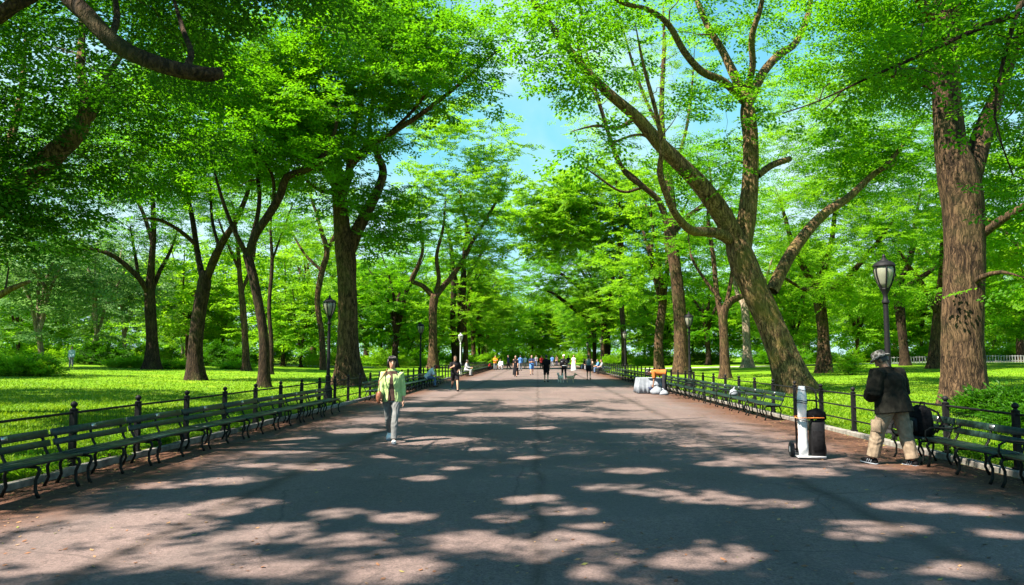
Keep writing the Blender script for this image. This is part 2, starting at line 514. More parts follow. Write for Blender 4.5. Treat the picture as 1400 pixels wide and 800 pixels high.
    # shoes
    for (hip, knee, ank, pit), sgn in zip(L, (-1, 1)):
        fdv = Matrix.Rotation(R(pit), 3, 'X') @ Vector((sgn * .12, 1, 0)).normalized()
        dn = Vector((0, 0, -1)) - fdv * (-fdv.z); dn.normalize()
        sm = MB()
        c = ank + dn * .038 * s
        sm.tube([c - fdv * .075 * s, c - fdv * .06 * s, c, c + fdv * .08 * s, c + fdv * .15 * s, c + fdv * .185 * s], [.02 * s, .04 * s, .042 * s, .05 * s, .046 * s, .02 * s], 10,
                ry=[.03 * s, .048 * s, .05 * s, .036 * s, .028 * s, .016 * s], side=dn.cross(fdv))
        so = sm.build('shoe', shoe_mat or M[shoes], root)
        if fine:
            sl = MB()
            c2 = ank + dn * .074 * s
            sl.tube([c2 - fdv * .08 * s, c2 - fdv * .05 * s, c2 + fdv * .08 * s, c2 + fdv * .16 * s, c2 + fdv * .195 * s], [.03 * s, .046 * s, .055 * s, .05 * s, .022 * s], 10, ry=[.013 * s] * 5, side=dn.cross(fdv))
            sl.build('sole', M['white_cloth_shaded'], so)
            if extra == 'striped_shoes':
                for k in range(3):
                    for sg in (-1, 1):
                        st = MB()
                        q = c + fdv * (.01 + k * .032) * s + dn.cross(fdv) * sg * (.046 + .001 * k) * s
                        st.tube([q + dn * .02 * s, q - dn * .028 * s - fdv * .014 * s - dn.cross(fdv) * sg * .012 * s], .006 * s, 6)
                        st.build('stripe', M['white_cloth_shaded'], so)
    # trousers / shorts / skirt
    if bottom:
        mat, length, puff, hem = bottom
        t = MB()
        g = puff * s
        rr = [(-.10, .13, .11, 0), (-.02, .168, .118, -.01), (.06, .165, .113, -.005), (.13, .150, .106, 0)]
        t.tube([T((0, y, z)) for z, a, b_, y in rr], [a * s * w + g for z, a, b_, y in rr], 14, ry=[b_ * s * w + g for z, a, b_, y in rr], side=X)
        for hip, knee, ank, pit in L:
            def at(u): return hip.lerp(knee, u) if u <= 1 else knee.lerp(ank, u - 1)
            base_r = [(0, .09), (.3, .083), (.7, .064), (1, .053), (1.3, .055), (1.7, .042), (2.05, .04)]
            us = [u for u, _ in base_r if u < length] + [length]
            rs = [np.interp(u, [q[0] for q in base_r], [q[1] for q in base_r]) * s + g * (1 + hem * u) for u in us]
            t.tube([hip + Vector((0, 0, .05 * s))] + [at(u) for u in us], [.09 * s + g] + rs, 12)
        remesh(t, 'trousers' if length > 1.4 else 'shorts', mat, vx, 2, root, wrinkle=.0042 if fine else 0)
    if dress:
        mat, z0, flare, sleeve = dress
        t = MB()
        zs = [(.55, .085, .075), (.46, .165, .10), (.36, .172, .125), (.2, .142, .11), (.05, .18, .14)]
        pts = [T((0, -.005, z)) for z, a, b_ in zs]; ra = [a * s + .01 for z, a, b_ in zs]; rb = [b_ * s + .012 for z, a, b_ in zs]
        mid = (L[0][2] + L[1][2]) / 2
        zend = z0
        pts += [Vector((mid.x * .4, mid.y * .4, (pel.z + zend) / 2)), Vector((mid.x * .8, mid.y * .8, zend))]
        ra += [.2 * s + flare * .5, .2 * s + flare]; rb += [.17 * s + flare * .5, .18 * s + flare]
        t.tube(pts, ra, 16, ry=rb, side=X)
        for sh, el, wr, fd in A:
            if sleeve > 0:
                e = sh.lerp(el, min(1, sleeve)) if sleeve <= 1 else el.lerp(wr, sleeve - 1)
                pp = [sh.lerp(pel, .08), sh] + ([el] if sleeve > 1 else []) + [e]
                t.tube(pp, [.06 * s] * len(pp), 10)
        remesh(t, 'dress', mat, vx, 2, root)
    # shirt / jacket
    if top:
        mat, sleeve, puff, hemz, tname = top
        t = MB(); g = puff * s
        zs = [q for q in [(.06, .166, .114, -.005), (.18, .14, .102, 0), (.28, .15, .112 + bust, .005), (.38, .164, .114 + bust * .6, 0), (.45, .148, .094, -.01), (.505, .112, .076, -.014), (.575, .068, .064, -.01)] if q[0] > hemz + .03]
        zs = [(hemz, .168 + (.02 if hemz < 0 else 0), .118 + (.01 if hemz < 0 else 0), 0)] + zs
        k = lambda z: g * (1.15 if z < .4 else (1 if z < .5 else .35))
        t.tube([T((0, y, z)) for z, a, b_, y in zs], [(a * w if z < .5 else a) * s + k(z) for z, a, b_, y in zs], 16, ry=[(b_ * w if z < .5 else b_) * s + k(z) for z, a, b_, y in zs], side=X)
        for sh, el, wr, fd in A:
            if sleeve <= 0: continue
            pts = [T((0, -.01, .45)).lerp(sh, .6), sh]; rd = [.05 * s + g, .06 * s + g]
            if sleeve > 1:
                pts += [sh.lerp(el, .5), el, el.lerp(wr, (sleeve - 1) * .5), el.lerp(wr, sleeve - 1)]
                rd += [.05 * s + g, .043 * s + g, .042 * s + g, .036 * s + g * .9]
            else:
                pts += [sh.lerp(el, sleeve * .5), sh.lerp(el, sleeve)]; rd += [.055 * s + g, .053 * s + g]
            t.tube(pts, rd, 12)
        remesh(t, tname, mat, vx, 2, root, wrinkle=.0045 if fine else 0)
    # hair
    hm, style = hair
    if style != 'bald':
        h = MB(); h.ball(HT((0, -.008, .105)), (.086 * s, .106 * s, .122 * s), n=14, rot=hr)
        me = h.mesh('hair', M[hm]); bm = bmesh.new(); bm.from_mesh(me)
        inv = hr.transposed()
        kill = []
        for f in bm.faces:
            q = inv @ (f.calc_center_median() - nk) / s
            lim = .02 if style == 'short' else -.03
            if (q.y > .045 and q.z < (.128 if style == 'bob' else .15)) or (q.z < lim + max(0, q.y + .02) * 1.2): kill.append(f)
        bmesh.ops.delete(bm, geom=kill, context='FACES')
        bm.to_mesh(me); bm.free()
        ho = link('hair', me, root)
        if style in ('long', 'bob'):
            z1 = -.16 if style == 'long' else -.03
            lh = MB()
            lh.tube([HT((0, -.04, .12)), HT((0, -.055, .04)), HT((0, -.065, z1 * .5)), HT((0, -.06, z1))], [.085 * s, .09 * s, .085 * s, .05 * s], 12, ry=[.06 * s, .055 * s, .045 * s, .025 * s], side=hr @ X)
            for sg in (-1, 1):
                lh.tube([HT((sg * .07, .03, .15)), HT((sg * .082, .025, .08)), HT((sg * .08, .01, .0)), HT((sg * .07, -.01, z1 * .6 - .01))], [.025 * s, .028 * s, .026 * s, .012 * s], 8)
            if fine:
                for x0, x1 in ((-.066, -.05), (-.035, -.03), (-.005, -.008), (.025, .018), (.05, .045), (.072, .068)):
                    lh.tube([HT((x0 * .7, .07, .205)), HT((x0, .097 - abs(x0) * .35, .16)), HT((x1, .101 - abs(x1) * .4, .122 - abs(x1) * .3))], [.020 * s, .019 * s, .007 * s], 7)
            lm = lh.mesh('hl', M[hm]); bm = bmesh.new(); bm.from_mesh(ho.data); bm.from_mesh(lm); bm.to_mesh(ho.data); bm.free()
            for p_ in ho.data.polygons: p_.use_smooth = True
        if style == 'bun':
            q = MB(); q.ball(HT((0, -.12, .15)), .045 * s); q.build('hair_bun', M[hm], ho)
    # face
    for sg in (-1, 1):
        e = MB(); e.ball(HT((sg * .030, .0895, .088)), (.013 * s, .008 * s, .008 * s), rot=hr); e.build('eye', M['eye'], root)
        if fine:
            e = MB(); e.tube([HT((sg * .014, .099, .107)), HT((sg * .032, .097, .113)), HT((sg * .048, .086, .108))], .004 * s, 5); e.build('eyebrow', M[hm], root)
    e = MB(); e.tube([HT((-.022, .0855, .018)), HT((0, .094, .016)), HT((.022, .0855, .018))], [.003 * s, .006 * s, .003 * s], 6); e.build('mouth', M['lip'], root)
    if hat:
        kind, mat = hat
        h = MB()
        ax = hr @ Matrix.Rotation(R(6), 3, 'X')
        if kind == 'brim':
            h.lathe([(.148, -.022), (.152, -.010), (.135, .004), (.103, .012), (.100, .055), (.094, .085), (.07, .102), (.03, .108), (.003, .109)], HT((0, 0, .135)), 22, axis=ax.to_4x4().to_3x3() @ Matrix.Diagonal((s * .92, s * 1.05, s)))
        else:
            h.ball(HT((0, -.003, .13)), (.09 * s, .108 * s, .10 * s), rot=hr)
            h.box(HT((0, .13, .15)), (.12 * s, .1 * s, .012 * s), hr)
        h.build('hat', mat, root)
    root['_pel'] = tuple(pel)
    return root, dict(L=L, A=A, T=T, HT=HT, pel=pel, s=s, hr=hr)



# ------------------------------------------------------------------ foliage
def leaf_template(seed, fine=False, L=.13, W=.075, dense=1.0):
    r = np.random.default_rng(seed)
    B, A_, Nn, S = [], [], [], []

    def twig(p0, d0, length, n, sz):
        d0 = d0 / np.linalg.norm(d0)
        side = np.cross(np.array([0, 0, 1.0]), d0); side /= np.linalg.norm(side) + 1e-9
        for i in range(n):
            t = (i + .5) / n
            p = p0 + d0 * length * t + np.array([0, 0, -.10 * length * t * t])
            sg = 1 if i % 2 else -1
            an = R(55 + r.normal(0, 10))
            a = d0 * math.cos(an) + side * sg * math.sin(an)
            a = a + np.array([0, 0, r.normal(-.12, .18)]); a /= np.linalg.norm(a)
            nn = np.array([r.normal(0, .35), r.normal(0, .35), 1.0]); nn -= a * nn.dot(a); nn /= np.linalg.norm(nn)
            B.append(p); A_.append(a); Nn.append(nn); S.append(sz * r.uniform(.75, 1.2))
        p = p0 + d0 * length
        a = d0; nn = np.array([r.normal(0, .3), r.normal(0, .3), 1.0]); nn -= a * nn.dot(a); nn /= np.linalg.norm(nn)
        B.append(p); A_.append(a); Nn.append(nn); S.append(sz)
    ax = np.array([1.0, 0, 0])
    twig(np.zeros(3), ax, 1.0, int(9 * dense), 1.0)
    for t, sg in ((.15, 1), (.3, -1), (.45, 1), (.6, -1), (.75, 1)):
        an = R(48 + r.normal(0, 8)) * sg
        twig(np.array([t, 0, -.1 * t * t]), np.array([math.cos(an), math.sin(an), r.normal(0, .12)]), (1 - t) * .55 + .12, max(2, int(6 * dense * (1 - t * .5))), .95)
    B, A_, Nn, S = map(np.array, (B, A_, Nn, S))
    Wv = np.cross(Nn, A_)
    Ls = (L * S)[:, None]; Ws = (W * S)[:, None]
    if fine:
        V = np.stack([B, B + A_ * Ls * .3 + Wv * Ws * .46 + Nn * Ws * .10, B + A_ * Ls * .68 + Wv * Ws * .40 + Nn * Ws * .06, B + A_ * Ls - Nn * Ls * .12,
                      B + A_ * Ls * .68 - Wv * Ws * .40 + Nn * Ws * .06, B + A_ * Ls * .3 - Wv * Ws * .46 + Nn * Ws * .10], 1)
    else:
        V = np.stack([B, B + A_ * Ls * .42 + Wv * Ws * .5 + Nn * Ws * .1, B + A_ * Ls - Nn * Ls * .1, B + A_ * Ls * .42 - Wv * Ws * .5 + Nn * Ws * .1], 1)
    return V  # leaves x k x 3


TPL = {}
def templates(fine, L, W, dense):
    key = (fine, L, W, dense)
    if key not in TPL: TPL[key] = [leaf_template(100 + i, fine, L, W, dense) for i in range(5)]
    return TPL[key]


def spray_leaves(pos, dirs, scale, rng, fine=False, L=.13, W=.075, dense=1.0, roll=.45):
    """place sprays of leaves; returns V (n x 3), F (m x 4), tint (m)"""
    n = len(pos)
    x = dirs / (np.linalg.norm(dirs, axis=1, keepdims=True) + 1e-9)
    up = np.stack([rng.normal(0, roll, n), rng.normal(0, roll, n), np.ones(n)], 1)
    z = up - x * (up * x).sum(1, keepdims=True); z /= np.linalg.norm(z, axis=1, keepdims=True) + 1e-9
    y = np.cross(z, x)
    tp = templates(fine, L, W, dense)
    ch = rng.integers(0, len(tp), n)
    sp_t = np.clip(.5 * rng.uniform(0, 1, n) + .5 * (.5 + .5 * np.sin(pos[:, 0] * 1.1 + 2 * np.sin(pos[:, 1] * .9 + pos[:, 2] * .7)) * np.sin(pos[:, 2] * 1.6 + 2 * np.sin(pos[:, 0] * .8))), 0, 1)  # random tint per spray, plus bands imitating lit and dark clumps
    Vs, Fs, Ts = [], [], []
    b = 0
    for k, T_ in enumerate(tp):
        ix = np.nonzero(ch == k)[0]
        if not len(ix): continue
        nl, q, _ = T_.shape
        loc = T_.reshape(-1, 3)
        M3 = np.stack([x[ix], y[ix], z[ix]], 1) * scale[ix][:, None, None]   # rows are axes
        W_ = np.einsum('pk,nkj->npj', loc, M3) + pos[ix][:, None, :]
        W_ = W_.reshape(-1, 3)
        tot = len(ix) * nl
        base = b + np.arange(tot) * q
        tn = np.clip(np.repeat(sp_t[ix], nl) * .7 + rng.uniform(0, .3, tot), 0, 1)
        if fine:
            f = np.concatenate([np.stack([base, base + 1, base + 2, base + 3], 1), np.stack([base, base + 3, base + 4, base + 5], 1)])
            tn = np.concatenate([tn, tn])
        else:
            f = np.stack([base, base + 1, base + 2, base + 3], 1)
        Vs.append(W_); Fs.append(f); Ts.append(tn)
        b += len(W_)
    return np.concatenate(Vs), np.concatenate(Fs), np.concatenate(Ts)


def smooth_path(pts, step):
    """Catmull-Rom resample of (x,y,z,r) rows"""
    p = np.array(pts, float)
    q = np.vstack([2 * p[0] - p[1], p, 2 * p[-1] - p[-2]])
    out = []
    for i in range(1, len(q) - 2):
        a, b, c, d = q[i - 1], q[i], q[i + 1], q[i + 2]
        n = max(2, int(np.linalg.norm(c[:3] - b[:3]) / step))
        for k in range(n):
            t = k / n
            out.append(.5 * ((2 * b) + (-a + c) * t + (2 * a - 5 * b + 4 * c - d) * t * t + (-a + 3 * b - 3 * c + d) * t ** 3))
    out.append(p[-1])
    out = np.array(out); out[:, 3] = np.maximum(out[:, 3], .008)
    return out


def wood_tube(mb, path, n, rng, flare=0.0, knob=.10, mi=0, z0=0.0):
    """a limb or a trunk: bumpy rings, buttressed foot"""
    pts = path[:, :3]; rad = path[:, 3]
    sd = None
    V = []
    ph = rng.uniform(0, 6.28, 8)
    lobes = rng.integers(4, 7)
    for i in range(len(pts)):
        a = pts[max(i - 1, 0)]; b = pts[min(i + 1, len(pts) - 1)]
        t = b - a; t = t / (np.linalg.norm(t) + 1e-9)
        if sd is None:
            sd = np.cross(t, [0.3, 1, 0.1]); sd /= np.linalg.norm(sd)
        sd = sd - t * sd.dot(t); sd /= np.linalg.norm(sd) + 1e-9
        up = np.cross(t, sd)
        an = np.linspace(0, 2 * math.pi, n, endpoint=False)
        h = pts[i][2] - z0
        q = 1 + knob * (.5 * np.sin(2 * an + ph[0] + h * .5) + .35 * np.sin(3 * an + ph[1] - h * .9) + .3 * np.sin(5 * an + ph[2] + h * .6)) * .5
        q += knob * .35 * rng.normal(0, 1, n) * .4
        if flare:
            fl = math.exp(-h / (1.6 * rad[0]) * 1.2) * flare
            q = q + fl * (.55 + .75 * np.maximum(0, np.sin(lobes * an + ph[3])) ** 1.5)
        ring = pts[i] + np.outer(np.cos(an) * q * rad[i], sd) + np.outer(np.sin(an) * q * rad[i], up)
        V.append(ring)
    V = np.concatenate(V)
    Fs = []
    for i in range(len(pts) - 1):
        for k in range(n):
            k2 = (k + 1) % n
            Fs.append((i * n + k, i * n + k2, (i + 1) * n + k2, (i + 1) * n + k))
    Fs.append(tuple((len(pts) - 1) * n + k for k in range(n)))
    mb.add(V, Fs, mi)


def twig_tubes(paths, n=4):
    """many thin branches as quads (numpy)"""
    Vs, Fs = [], []
    b = 0
    for p in paths:
        pts = p[:, :3]; m = len(pts)
        t = np.gradient(pts, axis=0); t /= np.linalg.norm(t, axis=1, keepdims=True) + 1e-9
        ref = np.array([.31, .52, .8]) if abs(t[0] @ np.array([.31, .52, .8])) < .9 else np.array([1., 0, 0])
        sd = np.cross(t, ref); sd /= np.linalg.norm(sd, axis=1, keepdims=True) + 1e-9
        up = np.cross(t, sd)
        an = np.linspace(0, 2 * math.pi, n, endpoint=False)
        ring = pts[:, None, :] + p[:, 3][:, None, None] * (np.cos(an)[None, :, None] * sd[:, None, :] + np.sin(an)[None, :, None] * up[:, None, :])
        Vs.append(ring.reshape(-1, 3))
        i = np.arange(m - 1)[:, None] * n; k = np.arange(n)[None, :]; k2 = (k + 1) % n
        Fs.append((b + np.stack([i + k, i + k2, i + n + k2, i + n + k], -1)).reshape(-1, 4))
        b += m * n
    return np.concatenate(Vs), np.concatenate(Fs)


def grow(nodes, clumps, rng, wig=.12, rmax=.09):
    """join every leaf clump to the nearest wood with a bent, tapering branch"""
    nd = np.array(nodes, float)
    buf = np.zeros((len(nd) + len(clumps) * 6, 4)); buf[:len(nd)] = nd; cnt = len(nd)
    dmin = np.array([np.min(np.linalg.norm(nd[:, :3] - c, axis=1)) for c in clumps])
    paths = []
    for ci in np.argsort(dmin):
        c = clumps[ci]
        d = np.linalg.norm(buf[:cnt, :3] - c, axis=1)
        pen = d + .45 * np.maximum(0, buf[:cnt, 2] - c[2] + .2)      # branches rise and reach outwards
        j = int(np.argmin(pen)); s = buf[j, :3]; ln = d[j]
        if ln < .05: continue
        m = max(3, min(7, int(ln / .6) + 2))
        t = np.linspace(0, 1, m)[:, None]
        mid = rng.normal(0, wig * ln, 3) + np.array([0, 0, .12 * ln])
        pts = s + (c - s) * t + mid * (4 * t * (1 - t)) * .5 + rng.normal(0, .035 * ln, (m, 3)) * (4 * t * (1 - t))
        r0 = min(buf[j, 3] * .65, .014 + .013 * ln, rmax)
        rr = r0 + (.008 - r0) * np.linspace(0, 1, m) ** .8
        rr = np.maximum(rr, .007)
        pp = np.concatenate([pts, rr[:, None]], 1)
        paths.append(pp)
        k = min(m - 1, 6)
        sel = pp[1:][-k:]
        buf[cnt:cnt + k] = sel; cnt += k
    return paths


def clump_points(ells, rng, sep=.55):
    """ells: (centre, radii, count); points spread through the volume, denser near its skin"""
    out = []
    for c, r, n in ells:
        c = np.array(c, float); r = np.array(r, float)
        vol = 4.2 * r[0] * r[1] * r[2]
        dm = sep * (vol / max(n, 1)) ** (1 / 3)
        loc = []
        tries = 0
        while len(loc) < n and tries < n * 12:
            tries += 1
            v = rng.normal(0, 1, 3); v /= np.linalg.norm(v)
            p = c + v * r * rng.uniform(.05, 1) ** .42
            if p[2] < 1.6: continue
            if loc and np.min(np.linalg.norm(np.array(loc) - p, axis=1)) < dm: continue
            loc.append(p)
        out += loc
    return np.array(out)


def crown_mesh(name, nodes, ells, base, rng, leaf, twig, per=8, spread=.75, scale=1.0, fine=False, L=.13, W=.075, dense=1.0, roll=.24, wig=.12, rmax=.09, droop=.1, extra_paths=(), thin=.6, tips=(), open_gaps=True):
    cl = clump_points([(c_, r_, max(4, int(n_ * thin))) for c_, r_, n_ in ells], rng)
    if len(tips): cl = np.concatenate([cl, np.array(tips)])
    per = int(round(per / thin))
    paths = grow(nodes, cl, rng, wig, rmax) + list(extra_paths)
    tv, tf = twig_tubes(paths, 5)
    # sprays: around the clump, and a few along the outer half of every branch
    ends = np.array([p[-1, :3] for p in paths]); dirs = np.array([p[-1, :3] - p[-2, :3] for p in paths])
    dirs /= np.linalg.norm(dirs, axis=1, keepdims=True) + 1e-9
    pos = np.repeat(ends, per, 0) + rng.normal(0, spread * .74, (len(ends) * per, 3)) * np.array([1, 1, .24])
    dd = np.repeat(dirs, per, 0) * .35
    out = pos - np.repeat(ends, per, 0); out /= np.linalg.norm(out, axis=1, keepdims=True) + 1e-9
    an = rng.uniform(0, 6.283, len(pos))
    dv = dd + out * .5 + np.stack([np.cos(an), np.sin(an), rng.normal(-droop, .16, len(pos))], 1) * .8
    mids = np.array([p[len(p) * 2 // 3, :3] for p in paths])
    an2 = rng.uniform(0, 6.283, len(mids))
    pos = np.concatenate([pos, mids]); dv = np.concatenate([dv, np.stack([np.cos(an2), np.sin(an2), rng.normal(-droop, .2, len(mids))], 1)])
    sc = scale * rng.uniform(.65, 1.25, len(pos))
    if open_gaps:
        mid_ = pos + dv / (np.linalg.norm(dv, axis=1, keepdims=True) + 1e-9) * (sc * .5)[:, None]
        ok = (unshaded(mid_) & unshaded(pos)) | (rng.uniform(0, 1, len(pos)) < .09)
        pos, dv, sc = pos[ok], dv[ok], sc[ok]
    lv, lf, lt = spray_leaves(pos, dv, sc, rng, fine, L, W, dense, roll)
    if open_gaps:
        ok = (unshaded(lv[lf[:, 0]]) & unshaded(lv[lf[:, 2]])) | (rng.uniform(0, 1, len(lf)) < .10)
        lf, lt = lf[ok], lt[ok]
    V = np.concatenate([lv, tv]) - np.array(base)
    F_ = np.concatenate([lf, tf + len(lv)])
    mi = np.concatenate([np.zeros(len(lf)), np.ones(len(tf))])
    tint = np.concatenate([lt, np.zeros(len(tf))])
    return np_mesh(name, V, F_, [leaf, twig], mi, False, tint)


def tree(name, label, base_px, trunk, limbs, ells, bark='bark', leaf='leaf_mid', ws=.86, seed=1, group=None, d=None, base=None, world_ells=(), ntrunk=20, flare=.45, cat='tree', **kw):
    """trunk / limbs as rows (px, py, width px) at the tree's own distance; every limb ends (last item) with how far it leans away (+) or nearer (-) in metres"""
    rng = np.random.default_rng(seed)
    if base is None: base = ground_at(*base_px)
    base = Vector(base)
    D = base.y if d is None else d
    root = empty(name, base, 0, label, cat, group)
    k = D / F_PX

    def wp(rows, d0, d1):
        out = []
        for i, (px, py, w) in enumerate(rows):
            dd = D + d0 + (d1 - d0) * i / max(1, len(rows) - 1)
            p = P(px, py, dd)
            out.append((p.x, p.y, p.z, w * ws * .5 * dd / F_PX))
        return out
    tr = wp(trunk[:-1], 0, trunk[-1])
    dx = base.x - tr[0][0]
    tr[0] = (base.x, base.y, base.z - .25, tr[0][3])
    tp = smooth_path(tr, max(.18, .25 * tr[0][3] * 2))
    mb = MB(); off = np.array([*base, 0.0])
    wood_tube(mb, tp - off, ntrunk, rng, flare, z0=0)
    to = mb.build('trunk', M[bark], root)
    tips = []
    nodes = [r for r in tp if r[2] > base.z + 3.0][-int(len(tp) * .5):]
    limbpaths = []
    for lb in limbs:
        rows = wp(lb[:-1], 0, lb[-1])
        if len(lb) > 4: rows[-1] = (*rows[-1][:3], .012); tips += [rows[-1][:3], tuple((np.array(rows[-1][:3]) + np.array(rows[-2][:3])) / 2 + rng.normal(0, .4, 3))]
        lp = smooth_path(rows, .3)
        mb = MB(); wood_tube(mb, lp - off, 12 if rows[0][3] > .12 else 8, rng, 0)
        mb.build('limb', M[bark], to)
        nodes += list(lp)
        limbpaths.append(lp)
    E = []
    for (px, py, dz, rx, ry, rd, n) in ells:
        c = P(px, py, D + dz)
        E.append((c, (rx * k, rd, ry * k), n))
    E += list(world_ells)
    me = crown_mesh('crown', np.array(nodes), E, base, rng, M[leaf], M['twig'], tips=tips, **kw)
    link('crown', me, root)
    return root



# ================================================================== people
lime = cloth('lime_jacket_cloth', (0.42, 0.56, 0.22), var=.06)
woman, J = person('woman in lime jacket and grey trousers walking towards the camera with a shoulder bag', ground_at(535, 605), R(186), 1.64,
    legs=((20, 4, -1.5), (-16, 30, -1)), arms=((-6, 9, 16, 0), (8, 9, 30, 6)), head=(3, 8), top=(lime, 1.66, .019, -.08, 'jacket'),
    bottom=(cloth('grey_trousers_cloth', (0.17, 0.178, 0.172)), 1.96, .010, .5), shoe_mat=cloth('white_shoe', (.75, .75, .73)), hair=('hair', 'bob'),
    skin='skin', voxel=.0062, fine=True, female=True)
# the jacket hangs open at the front over a dark brown shirt
for c in kids(woman):
    if c.name.startswith('jacket'):
        bm = bmesh.new(); bm.from_mesh(c.data)
        top_z = J['T']((0, 0, .49)).z; hem = J['T']((0, 0, -.09)).z
        kill = [f for f in bm.faces if (q := f.calc_center_median()).y > .03 and q.z < top_z and abs(q.x) < .016 + .062 * (top_z - q.z) / (top_z - hem)]
        bmesh.ops.delete(bm, geom=kill, context='FACES'); bm.to_mesh(c.data); bm.free()
        sm_ = c.modifiers.new('edge', 'SMOOTH'); sm_.iterations = 4; sm_.factor = .5
        sd = c.modifiers.new('thickness', 'SOLIDIFY'); sd.thickness = .008; sd.offset = -1
t = MB(); T = J['T']; s = J['s']
t.tube([T((0, y, z)) for z, a, b_, y in [(-.06, .172, .125, 0), (.06, .164, .114, 0), (.18, .138, .104, 0), (.28, .15, .130, .005), (.38, .168, .126, 0), (.46, .15, .094, -.01), (.53, .09, .072, -.014)]],
       [(a + .014) * s for a in (.172, .164, .138, .15, .168, .15, .09)], 18, ry=[(a + .014) * s for a in (.125, .114, .104, .130, .126, .094, .072)], side=(1, 0, 0))
remesh(t, 'shirt', cloth('brown_shirt_cloth', (.075, .045, .035)), .01, 2, woman)
t = MB()
ring = [T((.078 * math.cos(a), .070 * math.sin(a) - .005, .55 - .045 * max(0, math.sin(a)))) for a in np.linspace(R(105), R(435), 18)]
t.tube(ring, .016 * s, 8); t.build('collar', lime, woman)
# shoulder bag
bagm = simple('brown_leather', (.20, .075, .035), .5, var=.2)
hb = empty('handbag', woman.location, R(186), 'brown leather shoulder bag hanging at the hip of the woman in lime', 'bag')
t = MB()
c = J['pel'] + Vector((.22, .13, .02))
t.tube([c + Vector((0, -.14, 0)), c + Vector((0, -.12, 0)), c + Vector((0, .12, 0)), c + Vector((0, .14, 0))], [.04, .055, .055, .04], 12, ry=[.09, .12, .12, .09], side=(1, 0, 0))
t.build('bag_body', bagm, hb)
t = MB(); sh = J['A'][1][0] + Vector((-.07, 0, .065))
t.tube([c + Vector((.0, -.11, .09)), c + Vector((0, -.10, .3)), sh + Vector((.05, -.085, -.05)), sh + Vector((0, .0, .035)), sh + Vector((.05, .10, -.06)), c + Vector((.005, .11, .3)), c + Vector((.0, .11, .09))], .011, 6)
t.build('strap', bagm, hb)
t = MB(); t.box(c + Vector((.055, 0, .03)), (.012, .22, .12)); t.build('flap', bagm, hb, bevel=.004)

olive = cloth('olive_jacket_cloth', (0.009, 0.0095, 0.007), var=.2, scale=12)
khaki = cloth('khaki_cargo_cloth', (0.25, 0.195, 0.135), var=.14, scale=14, bump=.8)
camo_m, t_, out_ = nt('camouflage_cloth')
b_ = N(t_, 'ShaderNodeBsdfPrincipled'); b_.inputs['Roughness'].default_value = .9
tc = N(t_, 'ShaderNodeTexCoord'); no = N(t_, 'ShaderNodeTexNoise'); no.inputs['Scale'].default_value = 16; no.inputs['Detail'].default_value = 2
t_.links.new(tc.outputs['Object'], no.inputs['Vector'])
cr = ramp(t_, no.outputs['Fac'], [(.40, (.03, .03, .025)), (.47, (.17, .16, .14)), (.53, (.26, .26, .25)), (.60, (.07, .065, .05))])
t_.links.new(cr, b_.inputs['Base Color']); t_.links.new(b_.outputs[0], out_.inputs[0])
man, J = person('heavy man in olive jacket, khaki cargo trousers and camouflage sun hat by the hand truck', ground_at(1224, 637), R(30), 1.70, lean=10,
    legs=((19, 8, 9), (-9, 3, 8)), arms=((10, 22, 66, 46), (10, 26, 64, 46)), head=(24, 22), top=(olive, 1.95, .070, -.12, 'jacket'),
    bottom=(khaki, 1.93, .040, .2), shoes='black', hair=('hair', 'short'), hat=('brim', camo_m), skin='skin_dark', voxel=.0068, fine=True, wide=1.3, extra='striped_shoes')
for (hip, knee, ank, pit), sgn in zip(J['L'], (-1, 1)):
    q = hip.lerp(knee, .78) + Vector((sgn * .095, 0, 0)); d = (knee - hip).normalized()
    mb = MB(); rot = d.to_track_quat('-Z', 'X').to_matrix()
    mb.box(q, (.17, .05, .19), Matrix.Rotation(R(90), 3, 'Z') @ Matrix.Identity(3)); mb.build('pocket', khaki, man, bevel=.014)

FIN = dict(voxel=.013)
person('jogger in black tee and shorts running along the bench row', ground_at(622, 535), R(190), 1.68, lean=4, legs=((28, 12, 2), (-18, 55, 2)), arms=((-15, 12, 85, 25), (35, 12, 80, 30)), head=(4, 0),
    top=(cloth('black_tee', (.012, .012, .014)), .95, .02, -.06, 'tee_shirt'), bottom=(cloth('black_tee', (.012, .012, .014)), .85, .03, .2), skin='skin', hair=('hair_brown', 'short'), **FIN)
bx = -5.98
person('man in white shirt and dark red cap hunched forward on a bench', (bx, 41.0, 0), R(-84), 1.72, lean=38, legs=((84, 84, 6), (84, 80, 6)), arms=((62, 8, 40, 10), (62, 8, 40, 10)), head=(25, 0), pelvis=.52,
    top=(cloth('white_shirt', (.62, .66, .70)), .95, .022, -.06, 'shirt'), bottom=(cloth('blue_jeans', (.10, .16, .28)), 1.95, .018, .2), hat=('cap', cloth('dark_red_cap', (.18, .03, .03))), **FIN)
person('person in grey clothes sitting on a bench behind the jogger', (bx, 63.5, 0), R(-100), 1.70, lean=8, legs=((85, 85, 5), (85, 85, 5)), arms=((35, 8, 50, 10), (35, 8, 50, 10)), pelvis=.52,
    top=(cloth('grey_shirt', (.36, .37, .38)), 1.9, .022, -.06, 'shirt'), bottom=(cloth('pale_grey_trousers', (.42, .42, .43)), 1.95, .02, .2), hair=('hair', 'short'), **FIN)
vend = ground_at(909, 539)
person('vendor in orange tee bending down over white bags beside the table', vend, R(80), 1.70, lean=88, legs=((4, 6, 5), (0, 10, 5)), arms=((84, 6, 12, 0), (74, 10, 25, 0)), head=(8, 0),
    top=(cloth('burnt_orange_tee', (.42, .13, .03)), .9, .025, -.06, 'tee_shirt'), bottom=(cloth('dark_trousers', (.03, .03, .035)), 1.95, .02, .2), skin='skin_dark', hair=('hair', 'bun'), **FIN)
FAR = dict(voxel=.017)
